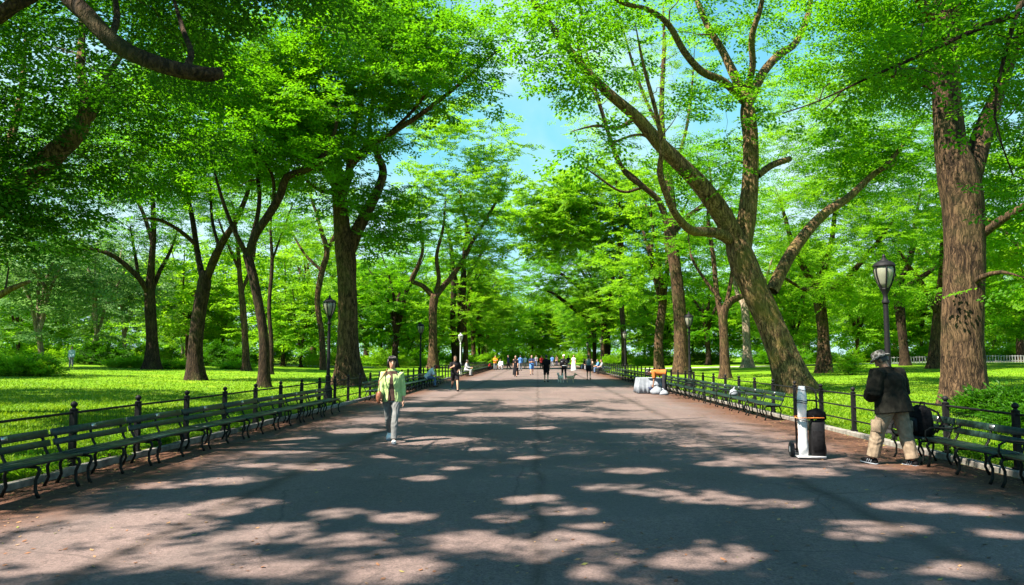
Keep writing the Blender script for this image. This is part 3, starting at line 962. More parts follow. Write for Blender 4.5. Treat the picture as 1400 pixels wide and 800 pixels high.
BL = cloth('black_cloth', (.012, .012, .015)); WH = cloth('white_dress_cloth', (.75, .76, .78)); NV = cloth('navy_cloth', (.02, .03, .075))
BLUE = cloth('bright_blue_cloth', (.10, .25, .60)); RED = cloth('red_cloth', (.50, .04, .04)); ORG = cloth('orange_cloth', (.75, .26, .02)); GRY = cloth('grey_cloth', (.22, .23, .25)); PNK = cloth('peach_cloth', (.55, .33, .26)); DNM = cloth('denim_cloth', (.09, .14, .24))
W0 = ((12, 5, 2), (-12, 20, 2)); W1 = ((-12, 20, 2), (14, 5, 2)); ST = ((2, 2, 3), (0, 2, 3)); SIT = ((85, 85, 5), (85, 85, 5)); AR = ((8, 8, 15, 5), (-8, 8, 15, 5)); AB = ((25, 10, 70, 40), (25, 10, 70, 40)); AS = ((35, 8, 50, 10), (35, 8, 50, 10))
person('woman in a long black dress walking down the middle path', ground_at(705, 515.3), R(170), 1.66, legs=W0, arms=AR, dress=(BL, .16, .06, .9), hair=('hair', 'long'), female=True, **FAR)
person('person in pale blue shirt behind the woman in black dress', ground_at(711.5, 507), R(30), 1.7, legs=ST, arms=AR, top=(BLUE, 1.9, .025, -.06, 'shirt'), bottom=(GRY, 1.95, .02, .2), **FAR)
person('woman in a white top and pale trousers far down the path', ground_at(718, 504), R(180), 1.66, legs=W1, arms=AR, top=(WH, .9, .02, -.06, 'shirt'), bottom=(PNK, 1.95, .02, .2), hair=('hair_brown', 'long'), female=True, **FAR)
person('walker in navy top and bright blue shorts', ground_at(727, 512.8), R(185), 1.7, legs=W1, arms=AB, top=(NV, .9, .02, -.06, 'tee_shirt'), bottom=(BLUE, .9, .03, .3), **FAR)
bp, JB = person('walker all in black with a black backpack seen from behind', ground_at(747, 522.5), R(-8), 1.68, legs=((8, 4, 3), (-8, 14, 3)), arms=AR, top=(BL, .95, .022, -.06, 'tee_shirt'), bottom=(BL, 1.05, .025, .2), **FAR)
mb = MB(); q = JB['T']((0, -.2, .30)); mb.tube([q + Vector((0, 0, -.24)), q + Vector((0, 0, -.2)), q + Vector((0, .01, .12)), q + Vector((0, .02, .22))], [.13, .16, .15, .07], 12, ry=[.07, .1, .09, .05], side=(1, 0, 0))
pk = empty('backpack', bp.location, R(-8), 'small black backpack worn by the walker all in black', 'backpack'); mb.build('pack_body', M['black'], pk)
mb = MB(); q2 = JB['T']((0, -.3, .2)); mb.box(q2, (.2, .05, .16)); mb.build('pocket', M['black'], pk, bevel=.015)
person('person in a red top far down the path', ground_at(740.5, 505), R(170), 1.66, legs=ST, arms=AR, top=(RED, .9, .02, -.06, 'shirt'), bottom=(BL, 1.95, .02, .2), female=True, hair=('hair', 'bob'), **FAR)
dw, JD = person('dog walker in black and white striped jacket with two small dogs', ground_at(771, 518.6), R(178), 1.70, legs=((4, 3, 4), (-2, 6, 4)), arms=((20, 14, 60, 35), (12, 14, 30, 15)), top=(BL, 1.9, .035, -.16, 'jacket'), bottom=(BL, 1.95, .015, .1), hair=('hair_brown', 'short'), hat=('cap', WH), female=True, **FAR)
for zz in (.30, .02):
    mb = MB(); mb.tube([JD['T']((0, 0, zz)), JD['T']((0, 0, zz + .05))], [.215, .21], 16, ry=[.165, .165], side=(1, 0, 0)); mb.build('jacket_stripe', WH, dw)
person('woman in sports top and black shorts walking away on the path', ground_at(805, 519.6), R(-5), 1.68, legs=((14, 5, 2), (-10, 25, 2)), arms=AR, top=(cloth('teal_grey_top', (.12, .19, .2)), .0, .012, .12, 'sports_top'), bottom=(BL, .75, .02, .1), hair=('hair_brown', 'bun'), female=True, **FAR)
person('woman in a long white dress far down the path', ground_at(784.5, 507), R(178), 1.72, legs=ST, arms=AR, dress=(WH, .05, .13, .6), hair=('hair', 'long'), female=True, **FAR)
SEAT = [(97, BL, DNM, 'person in black on a far bench beside the white dress'), (90, RED, GRY, 'person in red on a far bench in the east row'), (83, PNK, BL, 'person in peach top on a far bench in the east row'), (75, BLUE, DNM, 'person in bright blue shirt on a bench with denim trousers'), (70.5, GRY, BL, 'person in grey shirt and black trousers on a far bench')]
for y, a, b2, lb in SEAT:
    person(lb, (5.98, y, 0), R(96), 1.68, lean=10, legs=SIT, arms=AS, pelvis=.52, top=(a, .95, .022, -.06, 'shirt'), bottom=(b2, 1.95, .02, .2), hair=('hair_brown', 'short'), **FAR)
person('child in red jacket crouching by the far bench row', ground_at(668, 505.5), R(-60), 1.25, lean=25, legs=((95, 120, 6), (95, 120, 6)), arms=AS, top=(RED, 1.9, .03, -.06, 'jacket'), bottom=(DNM, 1.95, .02, .2), **FAR)
person('person in a bright orange top by the far bench row', ground_at(677, 506), R(200), 1.66, legs=ST, arms=AB, top=(ORG, .95, .03, -.1, 'shirt'), bottom=(GRY, 1.95, .02, .2), **FAR)
person('person in white crouching beside the one in orange', ground_at(686.5, 506), R(150), 1.7, lean=30, legs=((80, 105, 10), (80, 105, 10)), arms=((50, 12, 30, 10), (50, 12, 30, 10)), top=(WH, 1.9, .045, -.1, 'shirt'), bottom=(WH, 1.95, .03, .2), hair=('hair', 'short'), **FAR)
person('standing figure in dark clothes beside the crouching one in white', ground_at(695, 505.5), R(90), 1.74, legs=W0, arms=AR, top=(NV, 1.9, .025, -.1, 'jacket'), bottom=(BL, 1.95, .02, .2), **FAR)
for px, py, a, b2, lb, hd_ in [(733, 501, GRY, DNM, 'figure in grey top and denim at the end of the path', 180), (755, 501.5, BLUE, GRY, 'figure in blue top and grey trousers at the end of the path', 10),
                              (761, 500.5, PNK, NV, 'figure in peach top and navy trousers at the end of the path', 175), (777, 503, BL, GRY, 'figure in black top and grey trousers near the white dress', 20)]:
    person(lb, ground_at(px, py), R(hd_), 1.7, legs=W0, arms=AR, top=(a, .95, .022, -.06, 'shirt'), bottom=(b2, 1.95, .02, .2), voxel=.024)
person('distant person in pale blue shirt on the far side of the lawn', ground_at(97, 503.5), R(180), 1.7, legs=ST, arms=AR, top=(cloth('pale_blue', (.45, .58, .66)), 1.9, .03, -.06, 'shirt'), bottom=(GRY, 1.95, .02, .2), voxel=.02)


def dog(label, loc, hd_, coat, sc=1.0):
    root = empty('dog', loc, R(hd_), label, 'dog')
    root.scale = (sc,) * 3
    b = MB(); S = (1, 0, 0)
    b.tube([Vector(p) for p in ((0, -.22, .29), (0, -.19, .30), (0, -.08, .30), (0, .05, .29), (0, .16, .30), (0, .22, .33))], [.04, .075, .078, .09, .085, .05], 12, ry=[.05, .08, .075, .105, .10, .06], side=S)
    b.tube([(0, .17, .33), (0, .23, .40), (0, .26, .45)], [.06, .05, .05], 10)
    b.ball((0, .29, .475), (.058, .07, .056)); b.tube([(0, .32, .465), (0, .37, .452), (0, .395, .452)], [.036, .027, .018], 8)
    for sg in (-1, 1):
        b.tube([(sg * .035, .265, .51), (sg * .05, .255, .545), (sg * .055, .25, .575)], [.024, .018, .006], 6)
        b.tube([(sg * .05, .15, .29), (sg * .055, .13, .19), (sg * .055, .15, .10), (sg * .055, .155, .02)], [.045, .03, .02, .02], 8)
        b.tube([(sg * .055, .15, .015), (sg * .055, .185, .012)], [.022, .018], 6)
        b.tube([(sg * .05, -.16, .28), (sg * .06, -.11, .19), (sg * .06, -.20, .11), (sg * .06, -.185, .02)], [.06, .04, .02, .02], 8)
        b.tube([(sg * .06, -.19, .015), (sg * .06, -.15, .012)], [.022, .018], 6)
    b.tube([(0, -.20, .33), (0, -.27, .40), (0, -.27, .48), (0, -.22, .52)], [.025, .028, .03, .012], 8)
    remesh(b, 'body', coat, .012, 1, root)
    for sg in (-1, 1):
        e = MB(); e.ball((sg * .028, .345, .49), .009); e.build('eye', M['eye'], root)
    e = MB(); e.ball((0, .40, .458), .012); e.build('nose', M['eye'], root)
    e = MB(); e.tube([(.052 * math.cos(a), .225 + .03 * math.sin(a), .40 - .035 * math.sin(a)) for a in np.linspace(0, 6.283, 13)], .009, 6); e.build('collar', RED, root)
    return root


dog('cream white small dog standing in front of the dog walker', ground_at(766.5, 523.4), 150, cloth('cream_fur', (.80, .70, .55), scale=40), 1.15)  # fur of both dogs lightened to imitate sunlight on them
dog('tan small dog facing sideways beside the cream white dog', ground_at(780, 523.0), -100, cloth('tan_fur', (.66, .46, .28), scale=40), 1.1)

# ================================================================== hand truck and its load
gt = ground_at(1106, 627)
ht = empty('hand_truck', gt, R(-8), 'black hand truck with an orange strap standing on the path beside the man', 'hand truck')
mb = MB()
for sg in (-1, 1):
    mb.tube([(sg * .17, .05, .08), (sg * .17, .10, .6), (sg * .17, .15, 1.02), (sg * .13, .17, 1.12), (0, .18, 1.15)], .014, 8)
for z in (.2, .45, .7, .92): mb.tube([(-.17, .05 + .1 * z, z), (.17, .05 + .1 * z, z)], .011, 8)
mb.build('frame', M['iron'], ht)
mb = MB(); mb.box((0, -.12, .035), (.42, .30, .012)); mb.box((0, -.275, .05), (.42, .012, .03)); mb.build('toe_plate', M['silver'], ht)
ry90 = Matrix.Rotation(R(90), 3, 'Y')
for sg in (-1, 1):
    w = MB(); w.lathe([(.06, -.03), (.105, -.034), (.125, -.02), (.125, .02), (.105, .034), (.06, .03)], (sg * .245, .11, .125), 22, axis=ry90); wo = w.build('wheel', M['rubber'], ht, sharp=40)
    w = MB(); w.lathe([(.015, -.036), (.062, -.028), (.062, .028), (.015, .036)], (sg * .245, .11, .125), 16, axis=ry90); w.build('rim', M['silver'], wo, sharp=40)
mb = MB(); mb.tube([(-.26, .11, .125), (.26, .11, .125)], .012, 8); mb.build('axle', M['iron'], ht)
mb = MB()
mb.tube([(-.205, -.24, .66), (.20, -.235, .665), (.215, .08, .67), (-.20, .10, .67), (-.21, -.23, .66)], .007, 4, ry=[.026] * 5, side=(0, 0, 1)); 
mb.build('strap', M['orange'], ht)
mb = MB(); mb.tube([(.172, .15, 1.0), (.21, .0, .86), (.24, -.1, .7), (.22, -.12, .45), (.2, -.1, .3)], .009, 6); mb.build('bungee_cord', M['black_plastic'], ht)
mb = MB(); mb.tube([(-.05 + .004 * math.sin(k), -.13, .045 + .16 * k) for k in range(8)], [.074, .078, .070, .077, .068, .078, .072, .05], 14, ry=[.045, .05, .046, .05, .044, .05, .046, .03], side=(1, 0, 0), noise=.22, rng=np.random.default_rng(3))
ob = empty('wrapped_roll', gt, R(-8), 'tall white wrapped bundle tied upright on the hand truck', 'bundle')
ob2 = mb.build('wrapping', cloth('white_wrap', (.62, .64, .64), .6, var=.12, scale=5), ob)
for z in (.62, .9, .93, 1.1):
    c2 = MB(); c2.tube([(-.05 + .088 * math.cos(a), -.13 + .088 * math.sin(a), z + .012 * math.sin(a * 2)) for a in np.linspace(0, 6.283, 15)], .006, 5); c2.build('cord', M['black_plastic'], ob)
ob.location.x -= .06 * 1
ob = empty('equipment_case', gt, R(-8), 'black equipment case strapped low on the hand truck', 'case')
mb = MB(); mb.box((.11, -.10, .33), (.21, .25, .56)); mb.build('case_body', M['black_plastic'], ob, bevel=.02)
mb = MB(); mb.box((.11, -.236, .30), (.17, .02, .32)); mb.build('front_pocket', M['black'], ob, bevel=.008)
mb = MB(); mb.tube([(.05, -.1, .61), (.06, -.1, .65), (.16, -.1, .65), (.17, -.1, .61)], .01, 6); mb.build('handle', M['black_plastic'], ob)

gb = empty('soft_bag', gt, R(-8), 'small black soft bag lying on top of the equipment case', 'bag')
mb = MB(); mb.tube([(-.0, -.1, .63), (.03, -.1, .70), (.12, -.09, .73), (.2, -.1, .69), (.225, -.1, .62)], [.05, .09, .10, .09, .05], 10, noise=.2, rng=np.random.default_rng(8)); mb.build('bag_body', M['black'], gb)
mb = MB(); mb.tube([(.04, -.2, .70), (.08, -.22, .62), (.16, -.22, .62), (.19, -.2, .69)], .008, 6); mb.build('carry_strap', M['black_plastic'], gb)

# ================================================================== backpack on the near bench
bk = empty('backpack', (5.98, 12.25, .42), R(-78), 'large black backpack leaning on the bench next to the man', 'backpack')
mb = MB(); mb.tube([(0, 0, .0), (0, 0, .04), (0, .0, .22), (0, .02, .38), (0, .04, .46)], [.19, .235, .24, .20, .09], 16, ry=[.13, .16, .15, .12, .06], side=(1, 0, 0), noise=.05, rng=np.random.default_rng(5)); mb.build('pack_body', M['black'], bk)
mb = MB(); mb.tube([(0, -.13, .03), (0, -.16, .08), (0, -.16, .2), (0, -.12, .26)], [.12, .14, .14, .1], 12, ry=[.03, .05, .05, .03], side=(1, 0, 0)); mb.build('front_pocket', M['black_plastic'], bk)
for sg in (-1, 1):
    mb = MB(); mb.tube([(sg * .1, .08, .42), (sg * .2, .16, .36), (sg * .26, .18, .2), (sg * .2, .12, .05)], .018, 8); mb.build('shoulder_strap', M['black'], bk)
mb = MB(); mb.tube([(-.05, .05, .45), (-.04, .06, .51), (.04, .06, .51), (.05, .05, .45)], .012, 8); mb.build('grab_handle', M['black'], bk)

# ================================================================== vendor's table, cloth, bin, bags
tb = ground_at(887, 537.5)
vt = empty('folding_table', tb, 0, 'folding table under a white cloth beside the bench row', 'table')
mb = MB(); mb.box((0, 0, .655), (.92, 1.5, .03)); mb.build('tabletop', M['white_cloth_shaded'], vt)
for sx in (-1, 1):
    for sy in (-1, 1):
        mb = MB(); mb.tube([(sx * .38, sy * .6, .64), (sx * .42, sy * .65, 0)], .014, 8); mb.build('leg', M['silver'], vt)
r_ = np.random.default_rng(11)
V, Fs = [], []
per = []
for k in range(96):
    u = k / 96 * 4
    e = int(u); f = u - e
    c4 = [(-.48, -.77), (.48, -.77), (.48, .77), (-.48, .77)]
    a, b2 = c4[e], c4[(e + 1) % 4]
    per.append((a[0] + (b2[0] - a[0]) * f, a[1] + (b2[1] - a[1]) * f, e, f))
rows = [0, .15, .35, .55, 1.0]
for ri, q in enumerate(rows):
    for k, (x, y, e, f) in enumerate(per):
        drop = .64 if (e in (0, 1, 3)) else .5
        if e == 0 and f > .45: drop = .40
        wv = .03 * q * math.sin(k * 1.3) + .02 * q * math.sin(k * .47)
        nx, ny = x / .48, y / .77
        V.append((x + wv * (1 if abs(nx) > .98 else .4) + .10 * q * (nx if abs(nx) > .98 else 0), y + (wv + .1 * q * ny) * (1 if abs(ny) > .98 else .3), .678 - drop * q))
n_ = len(per)
for i in range(len(rows) - 1):
    for k in range(n_): Fs.append((i * n_ + k, i * n_ + (k + 1) % n_, (i + 1) * n_ + (k + 1) % n_, (i + 1) * n_ + k))
Fs.append(tuple(range(n_ - 1, -1, -1)))
mb = MB(); mb.add(V, Fs); o = mb.build('tablecloth', M['white_cloth_shaded'], None, sharp=50); o.location = tb
sd = o.modifiers.new('thickness', 'SOLIDIFY'); sd.thickness = .004
tag(o, 'pale white cloth draped to the ground over the folding table', 'tablecloth')
bi = empty('storage_bin', tb + Vector((.12, -.66, 0)), 0, 'dark blue storage bin under the front of the cloth covered table', 'bin')
mb = MB(); mb.box((0, 0, .13), (.5, .36, .26), taper=1.1); mb.build('bin_body', cloth('blue_plastic', (.03, .04, .14), .4), bi, bevel=.015)
mb = MB(); mb.box((0, 0, .275), (.57, .42, .025)); mb.build('lid', cloth('blue_plastic', (.03, .04, .14), .4), bi, bevel=.008)


def sack(label, loc, sz, mat, seed, name='plastic_bag', cat='bag'):
    r = np.random.default_rng(seed)
    root = empty(name, loc, r.uniform(0, 6), label, cat)
    mb = MB(); w, h = sz
    mb.tube([(0, 0, 0), (0, 0, .05 * h), (.02, 0, .35 * h), (.0, .02, .65 * h), (.03, .02, .82 * h), (.02, .03, .9 * h)], [w * .35, w * .5, w * .48, w * .34, w * .12, w * .06], 14, noise=.3, rng=r)
    mb.build('sack', mat, root)
    mb = MB(); mb.tube([(.02, .03, .88 * h), (.05, .02, .95 * h), (.10, .05, h), (.12, .04, .96 * h)], [w * .05, w * .09, w * .1, w * .02], 8, noise=.3, rng=r); mb.build('knotted_top', mat, root)
    return root


sack('crumpled white bag at the feet of the bending vendor', ground_at(898, 539.5), (.52, .42), M['white_cloth_shaded'], 1)
sack('smaller white bag slumped next to the vendor and the bigger bag', ground_at(908, 540.5), (.36, .26), M['white_cloth_shaded'], 2)
sack('white paper bundle lying on the back of a bench near the table', Vector((6.12, 24.2, .43)), (.26, .24), M['white_cloth_shaded'], 3, 'paper_bundle', 'bundle')

# ================================================================== benches
def bench_proto(arms):
    root = empty('park_bench', (0, 0, 0))
    r = np.random.default_rng(4)
    mb = MB()
    for k, x in enumerate((-.12, .01, .14)): mb.box((x, 0, .385 + .006 * abs(k - 1)), (.118, 1.74, .034))
    mb.build('seat', M['bench_wood'], root, bevel=.006)
    mb = MB(); rot = Matrix.Rotation(R(-13), 3, 'Y')
    mb.box((-.285, 0, .655), (.034, 1.74, .10), rot); mb.box((-.245, 0, .535), (.030, 1.74, .085), rot)
    bo = mb.build('backrest', M['bench_wood'], root, bevel=.006)
    mb = MB(); mb.box((-.2655, .05, .668), (.004, .11, .05), rot); mb.build('plaque', M['plaque'], bo)
    for y in (-.78, 0, .78):
        mb = MB()
        mb.tube([(.19, y, .355), (.215, y, .30), (.17, y, .2), (.175, y, .08), (.215, y, .0)], [.016, .02, .016, .016, .02], 8, ry=[.026] * 5, side=(1, 0, 0))
        mb.tube([(-.16, y, .355), (-.205, y, .25), (-.18, y, .12), (-.235, y, .0)], [.016, .018, .016, .02], 8, ry=[.026] * 4, side=(1, 0, 0))
        mb.tube([(.20, y, .35), (0, y, .355), (-.17, y, .35), (-.235, y, .45), (-.275, y, .58), (-.312, y, .70)], .016, 8, ry=[.024] * 6, side=(0, 0, 1))
        if arms and y < -.5:
            mb.tube([(.19, y, .37), (.235, y, .44), (.225, y, .53), (.14, y, .575), (0, y, .57), (-.16, y, .56), (-.27, y, .585)], .015, 8)
        mb.build('leg_frame', M['iron_green'], root)
    return root


benches = {}
def place_bench(side, y0, n, tot=[0, 0]):
    for i in range(n):
        y = y0 + .91 + 1.82 * i
        k = side > 0
        first = k not in benches
        o = benches.setdefault(k, bench_proto(k)) if first else copy_tree(benches[k])
        o.location = (side * 6.02, y, 0.008)
        o.rotation_euler = (0, 0, 0 if side < 0 else math.pi)
        lst.append((side, y, o))


lst = []
place_bench(-1, 7.91, 8)
place_bench(-1, 27.4, 11)
place_bench(-1, 62.0, 24)
place_bench(1, 8.2, 2)
place_bench(1, 19.75, 10)
place_bench(1, 40.2, 12)
place_bench(1, 66.0, 22)
sb = copy_tree(benches[True]); sb.location = (6.02, 12.35, .008); sb.rotation_euler = (0, 0, math.pi); sb.scale = (1, .56, 1); lst.append((1, 12.35, sb))
ORD = ['first', 'second', 'third', 'fourth', 'fifth', 'sixth', 'seventh', 'eighth', 'ninth', 'tenth', 'eleventh', 'twelfth', 'thirteenth', 'fourteenth', 'fifteenth', 'sixteenth', 'seventeenth', 'eighteenth', 'nineteenth', 'twentieth',
       'twenty-first', 'twenty-second', 'twenty-third', 'twenty-fourth', 'twenty-fifth']
def runs(side, lo, hi, text, grp):
    sel = sorted([q for q in lst if q[0] == side and lo <= q[1] < hi], key=lambda q: q[1])
    for i, (s_, y, o) in enumerate(sel):
        tag(o, text.format(ORD[i]), 'bench', grp)
runs(-1, 0, 25, 'green slatted bench, {} from the camera in the row before the first left lamp post', 'benches in the near left row')
runs(-1, 25, 60, 'green slatted bench, {} from the camera in the row behind the woman in lime', 'benches in the middle left row')
runs(-1, 60, 200, 'green slatted bench, {} from the camera in the far left row past the jogger', 'benches in the far left row')
runs(1, 0, 15, 'green slatted bench, {} from the camera in the row by the man in olive jacket', 'benches by the man in olive')
runs(1, 15, 39, 'green bench with end arm, {} from the camera between hand truck and vendor', 'benches between hand truck and vendor')
runs(1, 39, 65, 'green bench with end arm, {} from the vendor table in the row behind', 'benches behind the vendor table')
runs(1, 65, 200, 'green bench with end arm, {} from the camera in the far right row', 'benches in the far right row')

# ================================================================== fences
def fence(side, y0, step, n, net, label):
    root = empty('iron_fence', (side * 6.62, y0, 0), 0, label, 'fence')
    proto = None
    for i in range(n):
        if proto is None:
            mb = MB()
            mb.box((0, 0, .44), (.078, .078, .88)); mb.box((0, 0, .06), (.11, .11, .12))
            mb.lathe([(.05, .875), (.056, .885), (.056, .90), (.03, .908), (.025, .925), (.042, .94), (.05, .96), (.042, .985), (.018, 1.005), (.002, 1.01)], n=10)
            proto = mb.build('post', M['iron'], root, sharp=40); o = proto
        else:
            o = proto.copy(); COL.objects.link(o)
        o.location = (0, i * step, 0)
    for z in (.845, .58, .30):
        mb = MB(); pts = [(0, -2.0 + k * step, z + .004 * math.sin(k * 2.1)) for k in range(n + 2)]
        mb.tube(pts, .017, 8); mb.build('rail', M['iron'], root)
    a, b2 = net
    paths = []
    for y in np.arange(a, b2, .055): paths.append(np.array([(-side * -.03, y - y0, .04, .0016), (-side * -.03, y - y0 + .004 * math.sin(y * 9), .84, .0016)]))
    for z in np.arange(.05, .85, .055): paths.append(np.array([(-side * -.03, y - y0, z + .004 * math.sin(y * 2.3 + z), .0016) for y in np.arange(a, b2, .9)]))
    V, F_ = twig_tubes(paths, 3)
    link('wire_netting', np_mesh('wire_netting', V, F_, [M['iron_green']], None, False), root)


fence(-1, 8.99 - 1.7566, 1.7566, 54, (6.9, 26), 'black iron rail fence with netting along the left lawn')
fence(1, 16.34 - 1.82 * 5, 1.82, 52, (7.0, 15.5), 'black iron rail fence along the right lawn behind man and benches')

# ================================================================== lamp posts
def lamp_proto():
    root = empty('lamp_post', (0, 0, 0))
    mb = MB()
    mb.lathe([(.20, 0), (.20, .06), (.17, .09), (.155, .12), (.15, .45), (.165, .47), (.165, .52), (.12, .56), (.095, .62), (.085, .9), (.10, .92), (.10, .95), (.07, .98), (.062, 1.1), (.05, 2.75), (.075, 2.78), (.075, 2.82), (.05, 2.86), (.045, 2.95), (.085, 3.03), (.10, 3.07), (.085, 3.09)], n=16)
    mb.build('post', M['iron'], root, sharp=35)
    mb = MB(); mb.lathe([(.085, 3.09), (.135, 3.2), (.185, 3.36), (.20, 3.47), (.185, 3.55), (.16, 3.58)], n=20); g = mb.build('globe', M['glass'], root)
    mb = MB()
    for k in range(6):
        a = k * math.pi / 3 + .3
        mb.tube([(math.cos(a) * q, math.sin(a) * q, z) for q, z in ((.09, 3.08), (.145, 3.2), (.197, 3.36), (.213, 3.47), (.20, 3.55), (.17, 3.6))], .017, 6)
    mb.lathe([(.205, 3.545), (.225, 3.555), (.225, 3.575), (.17, 3.60)], n=20)
    mb.build('lantern_frame', M['iron'], root, sharp=35)
    mb = MB(); mb.lathe([(.225, 3.576), (.2, 3.62), (.14, 3.66), (.09, 3.675), (.08, 3.70), (.045, 3.72), (.03, 3.75), (.04, 3.77), (.03, 3.80), (.006, 3.83)], n=20); mb.build('cap', M['iron'], root, sharp=35)
    return root


lp = None
for x, y, lb in [(7.4, 16.4, 'tall black lamp post right behind the man in olive jacket'), (7.4, 37.5, 'black lamp post by the trunk behind the bending vendor'), (7.3, 64, 'black lamp post past the vendor table, third along the right fence'),
                 (7.3, 88, 'slim dark lamp post far along the right fence under the dark spreading tree'), (7.3, 112, 'tiny dark lamp post farthest along the right fence'), (-7.4, 26.8, 'tall black lamp post at the end of the near left benches'),
                 (-7.4, 48, 'black lamp post left of the pale forked elm'), (-7.2, 71, 'lamp post coloured silver for sunlight on it, behind the jogger in black')]:
    if lp is None: lp = lamp_proto(); o = lp
    else: o = copy_tree(lp)
    o.location = (x, y, 0.0)
    tag(o, lb, 'lamp post', 'lamp posts along the mall')
    if 'silver' in lb:  # silver colour on this post stands in for sunlight
        for ch in kids(o):
            if ch.name.startswith('post') or ch.name.startswith('cap') or ch.name.startswith('lantern'):
                ch.data = ch.data.copy(); ch.data.materials[0] = M['silver']

# ================================================================== the ground
def path_mat():
    m, t, out = nt('asphalt_path')
    b = N(t, 'ShaderNodeBsdfPrincipled'); b.inputs['Specular IOR Level'].default_value = .25
    tc = N(t, 'ShaderNodeTexCoord'); L = t.links.new
    sep = N(t, 'ShaderNodeSeparateXYZ'); L(tc.outputs['Object'], sep.inputs[0])

    def noise(scale, det=5, rough=.6, vec=None):
        n = N(t, 'ShaderNodeTexNoise'); n.inputs['Scale'].default_value = scale; n.inputs['Detail'].default_value = det; n.inputs['Roughness'].default_value = rough
        L(vec or tc.outputs['Object'], n.inputs['Vector']); return n.outputs['Fac']

    def math_(op, a, b2=None):
        n = N(t, 'ShaderNodeMath', operation=op)
        for i, q in enumerate((a, b2)):
            if q is None: continue
            if isinstance(q, (int, float)): n.inputs[i].default_value = q
            else: L(q, n.inputs[i])
        return n.outputs[0]

    def mix(f, a, b2, blend='MIX'):
        n = N(t, 'ShaderNodeMix', data_type='RGBA', blend_type=blend)
        for s, q in (('Factor', f), ('A', a), ('B', b2)):
            if isinstance(q, tuple): n.inputs[s].default_value = (*q, 1)
            elif isinstance(q, (int, float)): n.inputs[s].default_value = q
            else: L(q, n.inputs[s])
        return n.outputs['Result']
    big = noise(.35, 4)
    base = ramp(t, big, [(.3, (.118, .088, .080)), (.7, (.172, .131, .120))])
    sp = N(t, 'ShaderNodeTexVoronoi'); sp.inputs['Scale'].default_value = 70; L(tc.outputs['Object'], sp.inputs['Vector'])
    agg = ramp(t, sp.outputs['Color'], [(.0, (.55, .55, .56)), (.5, (.98, .97, .96)), (1, (1.45, 1.40, 1.36))])
    base = mix(.8, base, agg, 'MULTIPLY')
    gr = ramp(t, noise(16, 6, .7), [(.35, (.78, .78, .78)), (.65, (1.15, 1.15, 1.15))])
    base = mix(.8, base, gr, 'MULTIPLY')
    # worn stains along the walking direction
    mp = N(t, 'ShaderNodeMapping'); mp.inputs['Scale'].default_value = (1.1, .22, 1); L(tc.outputs['Object'], mp.inputs['Vector'])
    st = noise(1.0, 5, .65, mp.outputs[0])
    base = mix(ramp(t, st, [(.50, (0, 0, 0)), (.68, (.5, .5, .5))]), base, (.075, .068, .064))
    # seams between the paving strips
    wob = math_('MULTIPLY', math_('SUBTRACT', noise(.55, 4), .5), .5)
    xa = math_('ABSOLUTE', math_('ADD', sep.outputs['X'], wob))
    for x0, w, amt in ((3.45, .20, .6), (0.0, .09, .5)):
        d = math_('ABSOLUTE', math_('SUBTRACT', xa, x0))
        f = math_('MULTIPLY', math_('SMOOTH_MAX', math_('SUBTRACT', 1.0, math_('DIVIDE', d, w)), 0.0), math_('MULTIPLY', noise(2.2, 5, .7), amt * 2))
        f = math_('MINIMUM', math_('MAXIMUM', f, 0.0), .8)
        base = mix(f, base, (.035, .026, .021))
    # brown soil washed over both edges
    ed = math_('ADD', math_('ABSOLUTE', sep.outputs['X']), math_('MULTIPLY', math_('SUBTRACT', noise(.8, 6, .7), .5), 2.0))
    f = N(t, 'ShaderNodeMapRange'); f.inputs['From Min'].default_value = 4.5; f.inputs['From Max'].default_value = 5.6; L(ed, f.inputs['Value'])
    soil = ramp(t, noise(9, 6, .75), [(.3, (.035, .019, .012)), (.55, (.10, .048, .028)), (.75, (.19, .09, .052))])
    base = mix(f.outputs[0], base, soil)
    # old gum spots and a darker repair or two
    gv = N(t, 'ShaderNodeTexVoronoi'); gv.inputs['Scale'].default_value = 1.7; L(tc.outputs['Object'], gv.inputs['Vector'])
    base = mix(ramp(t, gv.outputs['Distance'], [(.045, (.6, .6, .6)), (.06, (0, 0, 0))]), base, (.05, .045, .042))
    bk = N(t, 'ShaderNodeTexNoise'); bk.inputs['Scale'].default_value = .16; bk.inputs['Detail'].default_value = 8; bk.inputs['Roughness'].default_value = .5; L(tc.outputs['Object'], bk.inputs['Vector'])
    base = mix(ramp(t, bk.outputs['Fac'], [(.56, (0, 0, 0)), (.575, (.35, .35, .35))]), base, (.085, .078, .075))
    # fine cracks
    cv = N(t, 'ShaderNodeTexVoronoi'); cv.feature = 'DISTANCE_TO_EDGE'; cv.inputs['Scale'].default_value = .33
    wv = N(t, 'ShaderNodeMix', data_type='VECTOR'); wv.inputs['Factor'].default_value = .22
    nn = N(t, 'ShaderNodeTexNoise'); nn.inputs['Scale'].default_value = 1.2; nn.inputs['Detail'].default_value = 6; L(tc.outputs['Object'], nn.inputs['Vector'])
    L(tc.outputs['Object'], wv.inputs['A']); L(nn.outputs['Color'], wv.inputs['B']); L(wv.outputs['Result'], cv.inputs['Vector'])
    ck = ramp(t, cv.outputs['Distance'], [(.0, (.4, .4, .4)), (.005, (0, 0, 0))])
    base = mix(ck, base, (.03, .026, .024))
    L(base, b.inputs['Base Color'])
    b.inputs['Roughness'].default_value = .88
    bp = N(t, 'ShaderNodeBump'); bp.inputs['Strength'].default_value = .5; bp.inputs['Distance'].default_value = .006
    L(sp.outputs['Distance'], bp.inputs['Height']); L(bp.outputs[0], b.inputs['Normal'])
    L(b.outputs[0], out.inputs[0])
    return m


